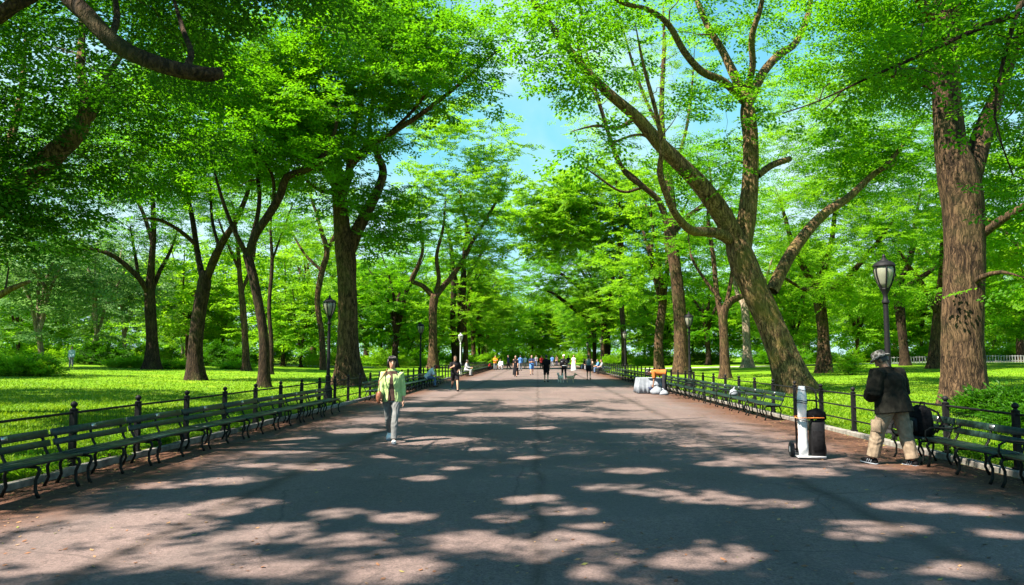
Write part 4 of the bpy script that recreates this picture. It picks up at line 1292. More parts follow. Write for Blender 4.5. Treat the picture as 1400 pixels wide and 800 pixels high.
def lawn_mat():
    m, t, out = nt('lawn_turf')
    b = N(t, 'ShaderNodeBsdfPrincipled'); b.inputs['Roughness'].default_value = .9; b.inputs['Specular IOR Level'].default_value = .1
    tc = N(t, 'ShaderNodeTexCoord')
    n1 = N(t, 'ShaderNodeTexNoise'); n1.inputs['Scale'].default_value = .35; n1.inputs['Detail'].default_value = 6; n1.inputs['Roughness'].default_value = .6
    n2 = N(t, 'ShaderNodeTexNoise'); n2.inputs['Scale'].default_value = 14; n2.inputs['Detail'].default_value = 6; n2.inputs['Roughness'].default_value = .8
    for n in (n1, n2): t.links.new(tc.outputs['Object'], n.inputs['Vector'])
    c1 = ramp(t, n1.outputs['Fac'], [(.25, (.07, .19, .005)), (.55, (.14, .28, .008)), (.75, (.25, .34, .02))])
    c2 = ramp(t, n2.outputs['Fac'], [(.3, (.55, .55, .55)), (.7, (1.3, 1.3, 1.3))])
    mx = N(t, 'ShaderNodeMix', data_type='RGBA', blend_type='MULTIPLY'); mx.inputs['Factor'].default_value = 1
    t.links.new(c1, mx.inputs['A']); t.links.new(c2, mx.inputs['B'])
    n3 = N(t, 'ShaderNodeTexNoise'); n3.inputs['Scale'].default_value = .55; n3.inputs['Detail'].default_value = 8; n3.inputs['Roughness'].default_value = .7
    t.links.new(tc.outputs['Object'], n3.inputs['Vector'])
    so = N(t, 'ShaderNodeMix', data_type='RGBA'); t.links.new(ramp(t, n3.outputs['Fac'], [(.58, (0, 0, 0)), (.70, (.7, .7, .7))]), so.inputs['Factor'])
    t.links.new(mx.outputs['Result'], so.inputs['A']); so.inputs['B'].default_value = (.085, .07, .03, 1)
    t.links.new(so.outputs['Result'], b.inputs['Base Color'])
    bp = N(t, 'ShaderNodeBump'); bp.inputs['Strength'].default_value = 1; bp.inputs['Distance'].default_value = .05
    t.links.new(n2.outputs['Fac'], bp.inputs['Height']); t.links.new(bp.outputs[0], b.inputs['Normal'])
    t.links.new(b.outputs[0], out.inputs[0])
    return m


xs = np.array([-500, -120, -80, -49.3, -40, -30, -20, -14, -10, -7.3, -6.5, 0, 6.5, 7.3, 10, 14, 20, 30, 40, 49.3, 80, 120, 500.])
ys = np.array([-120, -40, 0, 20, 40, 60, 80, 100, 130, 170, 240, 400, 900.])
X_, Y_ = np.meshgrid(xs, ys)
V = np.stack([X_.ravel(), Y_.ravel(), gz(X_).ravel()], 1)
nx = len(xs)
F_ = np.array([(j * nx + i, j * nx + i + 1, (j + 1) * nx + i + 1, (j + 1) * nx + i) for j in range(len(ys) - 1) for i in range(nx - 1)])
tag(link('lawn_ground', np_mesh('lawn_ground', V, F_, [lawn_mat()], None, True)), kind='structure')
mb = MB(); mb.add([(-6.47, -40, .006), (6.47, -40, .006), (6.47, 225, .006), (-6.47, 225, .006)], [(0, 1, 2, 3)])
tag(mb.build('asphalt_path', path_mat(), smooth=False), kind='structure')
mb = MB()
rk = np.random.default_rng(2)
for sd_ in (-1, 1):
    y = -10.0
    while y < 150:
        ln = rk.uniform(1.3, 1.9)
        mb.box((sd_ * (6.55 + rk.normal(0, .006)), y + ln / 2, .035 + rk.normal(0, .006)), (.13, ln - .015, .11))
        y += ln
tag(mb.build('kerb_edging', M['stone'], bevel=.012, smooth=False), kind='structure')
fp = simple('far_path_asphalt', (.34, .33, .34), .9, var=.1, scale=2)
for k, (a, b2) in enumerate((((12, 92), (130, 98)), ((-130, 84), (-20, 92)))):
    mb = MB(); q0, q1 = Vector((*a, 0)), Vector((*b2, 0))
    n_ = 14
    pts = [q0.lerp(q1, i / n_) for i in range(n_ + 1)]
    Vp = []
    for p in pts: Vp += [(p.x, p.y - 2, float(gz(p.x)) + .03), (p.x, p.y + 2, float(gz(p.x)) + .03)]
    mb.add(Vp, [(2 * i, 2 * i + 2, 2 * i + 3, 2 * i + 1) for i in range(n_)])
    tag(mb.build('far_path', fp), kind='structure')

# grass blades, thinning with distance
rg = np.random.default_rng(21)
def grass_field(n, side):
    u = rg.uniform(0, 1, n)
    y0, y1 = 7.5, 62.0
    y = 1 / (1 / y0 + u * (1 / y1 - 1 / y0))
    x = 6.66 + rg.uniform(0, 1, n) ** 1.25 * (y * .72 - 4)
    ok = x > 6.66
    x, y = x[ok], y[ok]
    return np.stack([side * x, y, gz(x)], 1)
G = np.concatenate([grass_field(120000, -1), grass_field(120000, 1)])
n_ = len(G)
dist = G[:, 1]
clump = .5 + .5 * np.sin(G[:, 0] * 2.1 + np.sin(G[:, 1] * 1.7) * 2) * np.sin(G[:, 1] * 1.3 + np.cos(G[:, 0] * 1.1) * 2)
h = rg.uniform(.035, .085, n_) * (.75 + .6 * clump)
w = .006 + .00042 * dist
an = rg.uniform(0, 6.283, n_); wd = np.stack([np.cos(an), np.sin(an), np.zeros(n_)], 1) * w[:, None]
bend = np.stack([rg.normal(0, .5, n_), rg.normal(0, .5, n_), np.zeros(n_)], 1) * h[:, None]
up = np.stack([np.zeros(n_), np.zeros(n_), h], 1)
V = np.stack([G - wd, G + wd, G + wd * .55 + up * .62 + bend * .35, G + up + bend], 1).reshape(-1, 3)
F_ = np.arange(n_ * 4).reshape(-1, 4)
tag(link('grass', np_mesh('grass', V, F_, [M['grass']], None, False, np.clip(clump * .6 + rg.uniform(0, .4, n_), 0, 1))), kind='stuff')

# dry leaves, bud scales and crumbs lying on the path edges
nl = 6500
x = np.where(rg.uniform(0, 1, nl) < .82, rg.choice([-1, 1], nl) * (6.45 - rg.exponential(.5, nl)), rg.uniform(-6, 6, nl))
x = np.clip(x, -6.42, 6.42); y = 1 / (1 / 4.5 + rg.uniform(0, 1, nl) * (1 / 45. - 1 / 4.5))
c = np.stack([x, y, np.full(nl, .012)], 1); an = rg.uniform(0, 6.283, nl); s_ = rg.uniform(.008, .032, nl)
a = np.stack([np.cos(an), np.sin(an), rg.uniform(-.1, .4, nl)], 1) * s_[:, None]; b2 = np.stack([-np.sin(an), np.cos(an), rg.uniform(-.2, .4, nl)], 1) * (s_ * .55)[:, None]
V = np.stack([c - a, c + b2, c + a, c - b2], 1).reshape(-1, 3); V[:, 2] = np.maximum(V[:, 2], .009)
lm, t_, out_ = nt('dry_leaf'); at = N(t_, 'ShaderNodeAttribute'); at.attribute_name = 'tint'; b_ = N(t_, 'ShaderNodeBsdfPrincipled'); b_.inputs['Roughness'].default_value = .8
t_.links.new(ramp(t_, at.outputs['Fac'], [(0, (.10, .04, .02)), (.5, (.24, .11, .05)), (.85, (.36, .22, .10)), (1, (.16, .2, .03))]), b_.inputs['Base Color']); t_.links.new(b_.outputs[0], out_.inputs[0])
tag(link('leaf_litter', np_mesh('leaf_litter', V, np.arange(nl * 4).reshape(-1, 4), [lm], None, False, rg.uniform(0, 1, nl))), kind='stuff')

# ================================================================== trees with their own shape
NEAR = dict(fine=True, L=.125, W=.075, per=9, spread=.85, scale=.95)
tree('leaning_elm', 'big mossy elm leaning to the left over the path, bare limbs spread wide', (1090, 537),
     [(1093, 535, 60), (1072, 490, 48), (1052, 440, 44), (1030, 392, 46), (1013, 350, 46), (1006, 325, 36), 0],
     [[(1012, 338, 34), (985, 290, 34), (955, 250, 30), (925, 220, 27), (900, 195, 25), (870, 160, 21), (835, 130, 18), (800, 95, 15), (765, 50, 12), (735, 10, 10), (712, -30, 7), (690, -70, 4), -5],
      [(1013, 345, 34), (1022, 290, 31), (1026, 240, 27), (1026, 190, 26), (1022, 150, 25), (1020, 120, 20), 0],
      [(1021, 135, 18), (1005, 105, 17), (988, 70, 13), (965, 30, 11), (945, -20, 8), (925, -70, 5), 2],
      [(1023, 140, 20), (1043, 100, 16), (1065, 75, 14), (1088, 58, 12), (1105, 20, 10), (1112, -30, 7), (1120, -80, 4), 3],
      [(1020, 140, 15), (990, 112, 14), (960, 98, 13), (935, 70, 12), (915, 35, 11), (888, 14, 9), (850, 4, 7), (825, -14, 4), -4],
      [(1021, 125, 13), (1029, 90, 12), (1028, 50, 11), (1040, 10, 9), (1048, -40, 6), (1050, -90, 3), -3],
      [(1004, 332, 22), (985, 320, 20), (965, 317, 18), (945, 315, 16), (925, 295, 13), (912, 268, 12), (902, 235, 11), (905, 200, 9), (896, 150, 8), (880, 90, 6), (868, 30, 4), -6],
      [(1055, 398, 22), (1078, 352, 21), (1105, 315, 19), (1130, 290, 17), (1160, 270, 14), (1190, 242, 11), (1212, 225, 9), (1240, 190, 6), (1265, 150, 3), 4],
      [(1036, 240, 12), (1055, 226, 12), (1080, 217, 10), 1],
      [(870, 160, 9), (845, 175, 7), (815, 172, 5), (780, 180, 2), -7], [(800, 95, 7), (790, 60, 6), (795, 20, 5), (785, -30, 3), 0], [(905, 205, 6), (880, 185, 5), (850, 190, 4), (825, 205, 2), -5]],
     [(880, 0, -2, 190, 75, 6, 52), (1060, -5, 2, 130, 80, 5.5, 40), (1200, 200, 4, 90, 65, 4, 55), (760, 60, -5, 80, 70, 3, 26), (960, 190, 0, 120, 80, 4, 18)],
     bark='bark_moss_lit', ws=.78, seed=3, ntrunk=26, per=6, spread=.9, L=.18, W=.11)
tree('shade_elm', 'massive straight elm trunk in deep patchy shade rising behind the bench and backpack', (1320, 555),
     [(1321, 553, 72), (1318, 515, 63), (1316, 450, 60), (1318, 380, 60), (1318, 300, 60), (1311, 245, 62), (1299, 190, 48), (1294, 130, 44), (1292, 60, 44), (1295, 0, 42), (1299, -80, 32), (1300, -160, 20), 0],
     [[(1325, 250, 36), (1343, 185, 33), (1359, 142, 25), (1372, 108, 20), (1390, 60, 16), (1412, 0, 12), (1440, -80, 6), 2],
      [(1296, 60, 20), (1270, 20, 16), (1235, -30, 12), (1190, -80, 6), -3], [(1330, 330, 16), (1370, 300, 13), (1420, 270, 10), (1480, 230, 5), -2],
      [(1300, 130, 18), (1255, 110, 14), (1200, 100, 10), (1150, 105, 5), 3], [(1318, 400, 12), (1340, 380, 9), (1370, 372, 6), (1400, 380, 3), -2], [(1300, -40, 16), (1340, -90, 12), (1390, -130, 6), -3]],
     [(1330, 40, 3.5, 150, 120, 4.0, 110), (1440, 230, 2, 85, 140, 4, 70), (1195, 60, 2, 110, 80, 4, 60), (1340, -110, 0, 200, 90, 6, 90)],
     bark='bark_shaded', ws=.82, seed=4, ntrunk=28, flare=.3, **NEAR)
tree('path_elm', 'tall slim elm behind the bending vendor, its crown of thin rising limbs', (932, 512),
     [(934, 512, 24), (930, 440, 20), (925, 380, 19), (918, 332, 18), (912, 300, 14), 0],
     [[(912, 305, 12), (901, 275, 10), (880, 256, 9), (855, 236, 8), (838, 200, 7), (822, 150, 6), (808, 100, 5), (795, 40, 3), -4],
      [(918, 328, 14), (921, 300, 13), (915, 250, 12), (906, 190, 10), (905, 130, 8), (908, 60, 6), (906, -10, 4), 0],
      [(919, 322, 9), (936, 300, 8), (957, 284, 8), (978, 266, 7), (1000, 240, 5), (1015, 200, 3), 3],
      [(893, 266, 6), (868, 243, 6), (845, 222, 5), (830, 180, 4), (815, 135, 3), (790, 90, 2), -6], [(880, 256, 5), (850, 262, 4), (815, 240, 3), (780, 215, 2), -3],
      [(914, 245, 6), (935, 190, 5), (945, 130, 4), (950, 60, 3), 2], [(906, 185, 6), (880, 130, 5), (860, 70, 4), (845, 10, 3), -2]],
     [(880, 110, 0, 110, 120, 8, 90), (950, 240, 2, 55, 60, 4, 30), (835, 200, -3, 40, 50, 4, 10)],
     seed=5, per=5, L=.17, W=.10, spread=1.2, leaf='leaf_bright')
tree('twin_elm', 'mid sized elm with a crooked fork just beyond the bench with white bundle', (992, 518),
     [(993, 517, 17), (990, 470, 14), (989, 430, 14), (998, 413, 12), (1012, 406, 9), (1022, 402, 6), 0],
     [[(988, 440, 10), (980, 400, 8), (975, 350, 7), (968, 300, 6), (972, 250, 4), (965, 200, 3), 2], [(990, 430, 7), (1000, 380, 6), (1004, 330, 5), (1000, 280, 4), 1], [(985, 410, 6), (962, 380, 5), (945, 350, 4), (940, 310, 3), 2]],
     [(975, 270, 0, 75, 100, 5, 80)], seed=6, per=6, L=.16, W=.095, spread=1.0)
tree('pale_elm', 'pale smooth trunk lit by sun on the right lawn behind the leaning elm', (1022, 503),
     [(1022, 503, 17), (1021, 470, 12), (1020, 440, 12), (1018, 415, 12), 0],
     [[(1018, 420, 8), (1008, 400, 7), (1000, 365, 5), (990, 320, 4), 2], [(1020, 420, 7), (1035, 410, 6), (1046, 385, 5), (1060, 340, 3), -2], [(1017, 415, 5), (1020, 370, 4), (1022, 320, 3), 0]],
     [(1022, 320, 0, 70, 65, 6, 80)], bark='bark_pale', seed=7, per=6, L=.2, W=.12, spread=1.2, scale=1.1)
tree('lawn_elm', 'sunlit elm with low forked limbs between the hand truck and tall lamp post', (1127, 510),
     [(1127, 510, 25), (1126, 470, 18), (1124, 440, 18), (1119, 402, 19), (1117, 385, 14), 0],
     [[(1116, 395, 12), (1100, 368, 10), (1085, 340, 8), (1074, 300, 6), (1060, 255, 4), -3], [(1119, 395, 11), (1127, 365, 10), (1137, 330, 8), (1142, 285, 6), (1150, 230, 4), 2],
      [(1121, 405, 10), (1150, 388, 9), (1176, 360, 8), (1202, 328, 6), (1230, 290, 4), -4], [(1118, 400, 8), (1098, 395, 6), (1072, 380, 4), (1050, 370, 2), -3]],
     [(1140, 300, -2, 110, 85, 6, 190), (1180, 395, -4, 75, 26, 3.5, 50), (1130, 170, 0, 120, 90, 7, 170)], leaf='leaf_bright', seed=8, per=7, L=.17, W=.1, spread=1.0)
tree('lawn_elm', 'plain elm trunk beside the massive shaded trunk, farther back on the lawn', (1276, 504),
     [(1276, 504, 20), (1278, 470, 15), (1282, 430, 14), (1288, 380, 12), (1290, 330, 10), 0], [[(1282, 430, 8), (1262, 390, 7), (1240, 360, 5), (1215, 320, 3), -3], [(1288, 380, 8), (1305, 320, 6), (1320, 260, 4), 3]],
     [(1270, 260, 0, 120, 130, 7, 190)], seed=9, per=7, L=.17, W=.1, spread=1.1)
tree('lawn_elm', 'dark forked trunk beyond the lawn directly behind the tall lamp post', (1238, 500),
     [(1238, 500, 14), (1233, 450, 13), (1228, 400, 17), (1226, 380, 14), 0], [[(1226, 390, 11), (1208, 345, 10), (1190, 300, 7), (1170, 250, 4), 2], [(1229, 390, 10), (1245, 352, 9), (1252, 300, 6), (1262, 240, 4), -2], [(1228, 400, 9), (1258, 380, 8), (1285, 362, 5), -2]],
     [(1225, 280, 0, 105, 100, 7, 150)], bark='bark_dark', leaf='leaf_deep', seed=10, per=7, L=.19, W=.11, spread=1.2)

tree('hero_elm', 'tallest elm on the left lawn, thick brown trunk forking high behind the woman in lime', (477, 527),
     [(478, 526, 44), (476, 490, 35), (476, 430, 31), (474, 380, 31), (472, 350, 33), (468, 318, 27), (465, 275, 24), (461, 240, 20), 0],
     [[(461, 245, 19), (455, 203, 16), (440, 166, 12), (420, 125, 9), (405, 70, 6), (395, 0, 4), -3], [(476, 345, 22), (487, 318, 21), (502, 288, 19), (516, 262, 15), (524, 235, 13), (517, 214, 11), (505, 180, 8), (510, 130, 6), (520, 60, 4), 3],
      [(466, 275, 14), (477, 238, 13), (480, 190, 11), (492, 150, 8), (500, 90, 6), (498, 20, 4), -2], [(479, 228, 12), (500, 202, 11), (530, 185, 9), (570, 160, 8), (610, 130, 7), (650, 96, 5), (690, 60, 3), -4],
      [(530, 185, 6), (570, 145, 5), (600, 100, 4), (640, 60, 2), -6], [(462, 240, 10), (430, 225, 8), (395, 190, 6), (360, 150, 3), -4], [(465, 255, 8), (440, 262, 6), (410, 240, 4), (380, 235, 2), -3]],
     [(480, 90, -1, 130, 130, 6.5, 240), (600, 80, -4, 90, 60, 4, 50), (420, 220, -2, 75, 55, 4, 45), (520, 300, 2, 60, 60, 4, 40), (560, 20, 0, 110, 70, 5, 60)], seed=11, ntrunk=24, per=7, L=.19, W=.12, spread=.9)
tree('curved_elm', 'slim dark elm with a swerving limb growing behind the near left benches', (361, 530),
     [(362, 529, 20), (361, 470, 16), (356, 430, 15), (346, 378, 15), (338, 348, 15), 0],
     [[(339, 350, 13), (350, 320, 13), (370, 290, 13), (384, 265, 13), (392, 242, 12), (420, 232, 11), (441, 214, 9), (456, 185, 7), (465, 140, 4), -2], [(339, 348, 9), (354, 282, 7), (351, 230, 6), (345, 165, 5), (330, 100, 3), 2], [(338, 350, 9), (318, 310, 7), (300, 260, 5), (285, 200, 3), -2],
      [(375, 282, 6), (372, 240, 5), (350, 200, 4), (345, 140, 2), -3]],
     [(345, 130, 0, 110, 100, 5, 130), (400, 170, -2, 75, 55, 4, 44), (330, 250, 1, 60, 45, 3.5, 14)], bark='bark_dark', leaf='leaf_mid', seed=12, per=8, L=.18, W=.11, spread=.9)
tree('slender_elm', 'thin second stem just to the right of the slim dark elm', (370, 512), [(370, 511, 9), (371, 470, 7), (368, 420, 6), (372, 360, 6), (370, 310, 4), (374, 250, 3), 0], [[(371, 360, 4), (385, 320, 3), (400, 280, 2), 1]], [(378, 290, 0, 40, 60, 3, 40)], bark='bark_dark', seed=13, per=7, L=.16)
tree('lawn_elm', 'dark elm with a wide V fork alone in the middle of the left lawn', (268, 520),
     [(268, 519, 29), (267, 480, 22), (272, 430, 21), (279, 388, 21), (281, 370, 16), 0],
     [[(277, 380, 11), (270, 345, 9), (263, 300, 8), (254, 260, 6), (240, 210, 4), 2], [(283, 380, 13), (293, 354, 13), (306, 328, 11), (321, 304, 9), (337, 268, 7), (350, 220, 4), -2], [(268, 335, 7), (245, 315, 6), (215, 300, 5), (185, 300, 3), -3], [(300, 340, 6), (290, 300, 5), (288, 250, 3), 2]],
     [(270, 165, 0, 115, 90, 5.5, 140), (200, 250, -1, 70, 40, 4, 34), (330, 230, 0, 45, 35, 3.5, 12)], bark='bark_dark', leaf='leaf_mid', seed=14, ntrunk=22, per=7, L=.19, W=.12, spread=.95)
tree('lawn_elm', 'dark elm with one long low limb at the back of the left lawn', (208, 505),
     [(209, 504, 26), (208, 470, 18), (206, 430, 17), (205, 400, 16), (207, 360, 11), (210, 310, 9), (208, 250, 6), 0],
     [[(203, 402, 10), (193, 384, 9), (170, 361, 8), (146, 346, 7), (112, 340, 5), (70, 345, 3), -4], [(207, 400, 8), (218, 372, 7), (232, 345, 5), (245, 310, 3), 3], [(208, 330, 7), (195, 290, 6), (175, 250, 4), 2], [(190, 382, 6), (185, 350, 5), (178, 310, 3), 2]],
     [(190, 225, 0, 125, 100, 7, 170), (100, 320, -3, 80, 40, 4, 40), (60, 200, 0, 90, 90, 6, 90), (215, 340, 2, 60, 35, 4, 10)], bark='bark_dark', leaf='leaf_mid', seed=15, per=8, L=.17, W=.1, spread=1.0)
tree('slender_elm', 'slender grey elm between the V forked elm and the slim dark elm', (337, 507), [(337, 506, 13), (335, 460, 10), (332, 420, 10), (328, 380, 8), (325, 335, 6), (318, 280, 4), 0], [[(330, 400, 6), (345, 360, 5), (352, 310, 3), 2], [(327, 370, 5), (310, 330, 4), (295, 290, 2), -2]], [(322, 290, 0, 75, 75, 6, 80)], seed=16, leaf='leaf_bright', per=7, L=.18, W=.11, spread=1.1)
tree('bent_elm', 'crooked slim elm bending behind the left lamp post', (442, 506), [(443, 506, 10), (440, 460, 9), (434, 412, 9), (440, 372, 10), (447, 345, 9), (440, 318, 7), (434, 298, 5), 0], [[(446, 345, 7), (462, 310, 5), (470, 260, 3), 2], [(436, 300, 5), (424, 265, 4), (418, 220, 2), 0], [(439, 370, 5), (415, 345, 4), (395, 310, 2), 2]], [(430, 290, 0, 70, 65, 6, 70)], seed=17, leaf='leaf_bright', per=7, L=.18, W=.11, spread=1.1)
tree('forked_elm', 'small dark elm with low wide fork far behind the tallest left elm', (500, 495), [(500, 495, 10), (501, 470, 9), (499, 450, 10), 0], [[(500, 452, 7), (512, 428, 6), (518, 400, 5), (514, 370, 3), 2], [(499, 452, 7), (488, 430, 6), (500, 410, 5), (530, 395, 4), (555, 375, 2), -3], [(497, 455, 5), (478, 430, 4), (470, 400, 3), 2]], [(510, 380, 0, 65, 50, 7, 80)], seed=18, bark='bark_dark', per=7, L=.22, W=.13, spread=1.3, scale=1.2)
tree('candelabra_elm', 'light brown elm with raised forked arms behind the second left lamp post', (592, 504),
     [(592, 504, 17), (592, 470, 14), (592, 430, 13), (594, 402, 14), 0],
     [[(592, 405, 9), (578, 391, 8), (563, 383, 7), (571, 364, 6), (578, 340, 5), (574, 300, 4), (570, 250, 2), -3], [(596, 405, 10), (606, 392, 9), (621, 374, 8), (636, 350, 7), (649, 325, 6), (665, 300, 5), (682, 268, 4), (696, 235, 2), 3],
      [(596, 400, 8), (600, 380, 7), (597, 350, 6), (606, 310, 4), (610, 260, 3), -2], [(645, 330, 4), (636, 300, 4), (628, 260, 3), 2]],
     [(630, 225, 0, 80, 95, 8, 130), (650, 320, 2, 50, 45, 6, 40), (565, 300, -3, 35, 45, 4, 22)], leaf='leaf_bright', seed=19, per=6, L=.24, W=.15, spread=1.4, scale=1.3)
tree('dark_twin_elm', 'two stemmed dark elm behind the jogger, stems close together', (626, 500),
     [(630, 500, 11), (630, 440, 11), (633, 390, 10), (635, 345, 7), (640, 300, 4), 0], [[(622, 500, 9), (619, 440, 9), (620, 390, 8), (616, 335, 6), (605, 295, 3), -2], [(633, 390, 6), (650, 360, 5), (668, 330, 3), 3]],
     [(645, 320, 4, 62, 85, 8, 110)], bark='bark_dark', leaf='leaf_mid', seed=20, per=6, L=.22, W=.13, spread=1.5, scale=1.25)
tree('spreading_elm', 'dark wide spreading elm whose long limbs arch over the far path', (829, 498),
     [(829, 498, 12), (830, 470, 11), (828, 447, 11), 0],
     [[(827, 450, 8), (814, 436, 8), (795, 429, 7), (775, 415, 6), (754, 400, 4), (730, 394, 2), -6], [(827, 452, 8), (818, 425, 7), (798, 400, 6), (775, 380, 5), (750, 365, 4), (725, 355, 2), 0], [(829, 450, 8), (833, 415, 7), (838, 380, 6), (845, 340, 4), (848, 300, 3), 4], [(828, 448, 6), (815, 410, 5), (795, 370, 4), (770, 340, 3), 6], [(830, 445, 6), (850, 415, 5), (872, 390, 3), 3]],
     [(770, 370, -2, 75, 45, 9, 130), (780, 330, 3, 65, 40, 8, 90), (850, 390, 3, 40, 50, 6, 60)], bark='bark_dark', leaf='leaf_mid', seed=21, per=6, L=.24, W=.14, spread=1.6, scale=1.4)
tree('tall_elm', 'tall elm with pale airy crown rising above the dark spreading elm', (854, 501),
     [(854, 500, 9), (852, 450, 8), (849, 400, 8), (850, 340, 7), (848, 305, 5), 0],
     [[(849, 345, 5), (835, 300, 4), (812, 275, 4), (785, 262, 3), (765, 250, 2), -3], [(849, 320, 5), (862, 280, 4), (880, 255, 3), (895, 235, 2), 3], [(848, 310, 4), (846, 270, 4), (840, 235, 2), 0], [(850, 400, 5), (870, 370, 4), (890, 345, 2), 3]],
     [(825, 275, 0, 90, 55, 9, 120), (755, 300, -2, 65, 60, 9, 120), (870, 340, 3, 55, 60, 7, 60)], leaf='leaf_bright', bark='bark', seed=22, per=7, L=.28, W=.17, spread=1.6, scale=1.5)

# two big trees that stand outside the picture and hang into it
tree('overhanging_elm', 'heavy black limb of an elm sweeping down across the top left corner', None, [(0, 0, 1), 0], [], [], base=(-11.4, 9.6, .09), d=10.0, seed=30) if False else None


def world_tree(name, label, base, trunk, limbs, ells, seed, bark='bark_dark', leaf='leaf_deep', **kw):
    rng = np.random.default_rng(seed)
    root = empty(name, base, 0, label, 'tree')
    off = np.array([*base, 0.0])
    tp = smooth_path([(base[0], base[1], base[2] - .25, trunk[0][3])] + trunk[1:], .3)
    mb = MB(); wood_tube(mb, tp - off, 20, rng, .4); to = mb.build('trunk', M[bark], root)
    nodes = list(tp[len(tp) // 2:])
    for lb in limbs:
        q = smooth_path(lb, .25); mb = MB(); wood_tube(mb, q - off, 14, rng, 0, .16); mb.build('limb', M[bark], to); nodes += list(q)
    me = crown_mesh('crown', np.array(nodes), ells, base, rng, M[leaf], M['twig'], **kw)
    link('crown', me, root)
    return root


def pw(px, py, d, wpx): 
    p = P(px, py, d); return (p.x, p.y, p.z, wpx * .5 * d / F_PX)


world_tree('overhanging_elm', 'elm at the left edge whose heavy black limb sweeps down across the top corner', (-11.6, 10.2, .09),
           [(-11.6, 10.2, 0, .42), (-11.5, 10.3, 3, .36), (-11.2, 10.4, 5.5, .33), (-10.9, 10.5, 8, .28), (-10.8, 10.6, 12, .18), (-10.4, 11, 16, .08)],
           [[(-11.0, 10.4, 6.3, .20), (-9.2, 10.2, 7.6, .16), pw(60, -55, 10.0, 26), pw(88, -10, 10, 26), pw(120, 22, 10, 25), pw(155, 58, 10, 25), pw(200, 82, 10, 24), pw(250, 97, 10, 23), pw(285, 102, 10.1, 22), pw(302, 100, 10.2, 17)],
            [(-11.0, 10.4, 7.2, .18), (-9.6, 11, 8.4, .14), pw(-30, 20, 11, 22), pw(20, 5, 11, 20), pw(60, -20, 11.3, 17), pw(100, -90, 12, 10)],
            [(-10.9, 10.5, 8, .2), (-8.8, 12, 10.5, .15), (-6.5, 13.5, 13, .1), (-4.5, 14.5, 14.5, .05)], [pw(250, 97, 10, 12), pw(262, 75, 10.3, 9), pw(250, 40, 10.8, 7), pw(235, -10, 11.5, 4)], [pw(150, 55, 10, 12), pw(160, 20, 10.6, 9), pw(150, -40, 11.4, 5)]],
           [((-8.6, 12.5, 8.8), (3.4, 3.0, 2.0), 56), ((-5.0, 12.5, 9.6), (2.6, 3.0, 1.8), 34), ((-7.2, 9.8, 13.4), (6, 6, 2.2), 48), ((-11, 14, 14.5), (5, 5, 2.2), 24), ((-11.8, 5.4, 13.2), (4, 3.2, 1.8), 26)], 31, **{**NEAR, 'L': .115, 'W': .068, 'per': 17, 'scale': .85, 'spread': .8})
world_tree('overhanging_elm', 'elm beyond the left edge with a thick slanting limb, mossy and sunlit on top', (-15.2, 19.2, .17),
           [(-15.2, 19.2, 0, .55), (-15.1, 19.2, 2.5, .48), (-14.9, 19.1, 4.2, .46), (-15.2, 19.3, 6.5, .36), (-15.8, 19.6, 10, .26), (-16, 20, 15, .1)],
           [[(-14.95, 19.1, 3.6, .40), pw(-60, 320, 18.6, 44), pw(0, 275, 18.3, 40), pw(40, 243, 18.2, 35), pw(80, 205, 18.1, 29), pw(109, 176, 18.1, 23), pw(118, 140, 18.2, 16), pw(110, 95, 18.5, 12), pw(112, 40, 19, 8), pw(105, -30, 20, 5)],
            [pw(100, 185, 18.1, 16), pw(130, 150, 18.5, 13), pw(150, 100, 19.5, 9), pw(185, 50, 21, 5)], [pw(-20, 330, 18.5, 20), pw(-10, 250, 19, 14), pw(15, 190, 19.5, 11), pw(30, 120, 20, 8), pw(35, 50, 21, 4)],
            [(-14.9, 19.1, 3.4, .16), pw(-20, 410, 17.6, 12), pw(15, 395, 17, 8), pw(40, 385, 16.8, 5)]],
           [((-11.5, 19, 9.6), (4.2, 3.8, 3.6), 74), ((-13.0, 17, 5.6), (1.7, 2.0, 1.9), 40), ((-14, 20, 14), (5, 5, 3), 22), ((-8.0, 21, 12.5), (3.5, 4, 2.0), 26)], 32, bark='bark_moss_lit', **{**NEAR, 'L': .13, 'per': 13, 'spread': .8})
world_tree('overhanging_elm', 'elm beyond the right edge hanging a long spray of big dark leaves', (11.8, 8.2, .1),
           [(11.8, 8.2, 0, .5), (11.8, 8.2, 4, .42), (11.6, 8.2, 8, .3), (11.6, 8.2, 14, .1)],
           [[(11.7, 8.2, 5.0, .14), (9.2, 8.5, 6.3, .09), pw(1440, -10, 9, 12), pw(1390, 18, 9, 9), pw(1330, 42, 9, 7), pw(1260, 75, 9.1, 5), pw(1190, 105, 9.2, 3.5), pw(1120, 138, 9.3, 2), pw(1070, 155, 9.4, 1.2)], [pw(1390, 18, 9, 7), pw(1370, 90, 8.9, 5), pw(1360, 160, 8.9, 3), pw(1385, 240, 9, 1.5)], [(11.7, 8.2, 6, .2), (9, 10, 9, .14), (7.5, 12, 11, .08)]],
           [(P(1330, 45, 9), (.75, .5, .22), 16), (P(1230, 90, 9.1), (.65, .5, .2), 13), (P(1130, 130, 9.3), (.6, .4, .16), 9), (P(1385, 100, 9), (.35, .4, .7), 18), (P(1420, 250, 9.2), (.3, .4, .6), 8), ((9.5, 8, 11), (3.5, 4, 2.5), 60)], 33,
           fine=True, L=.15, W=.10, per=3, spread=.28, scale=.42, leaf='leaf_mid', droop=.2)
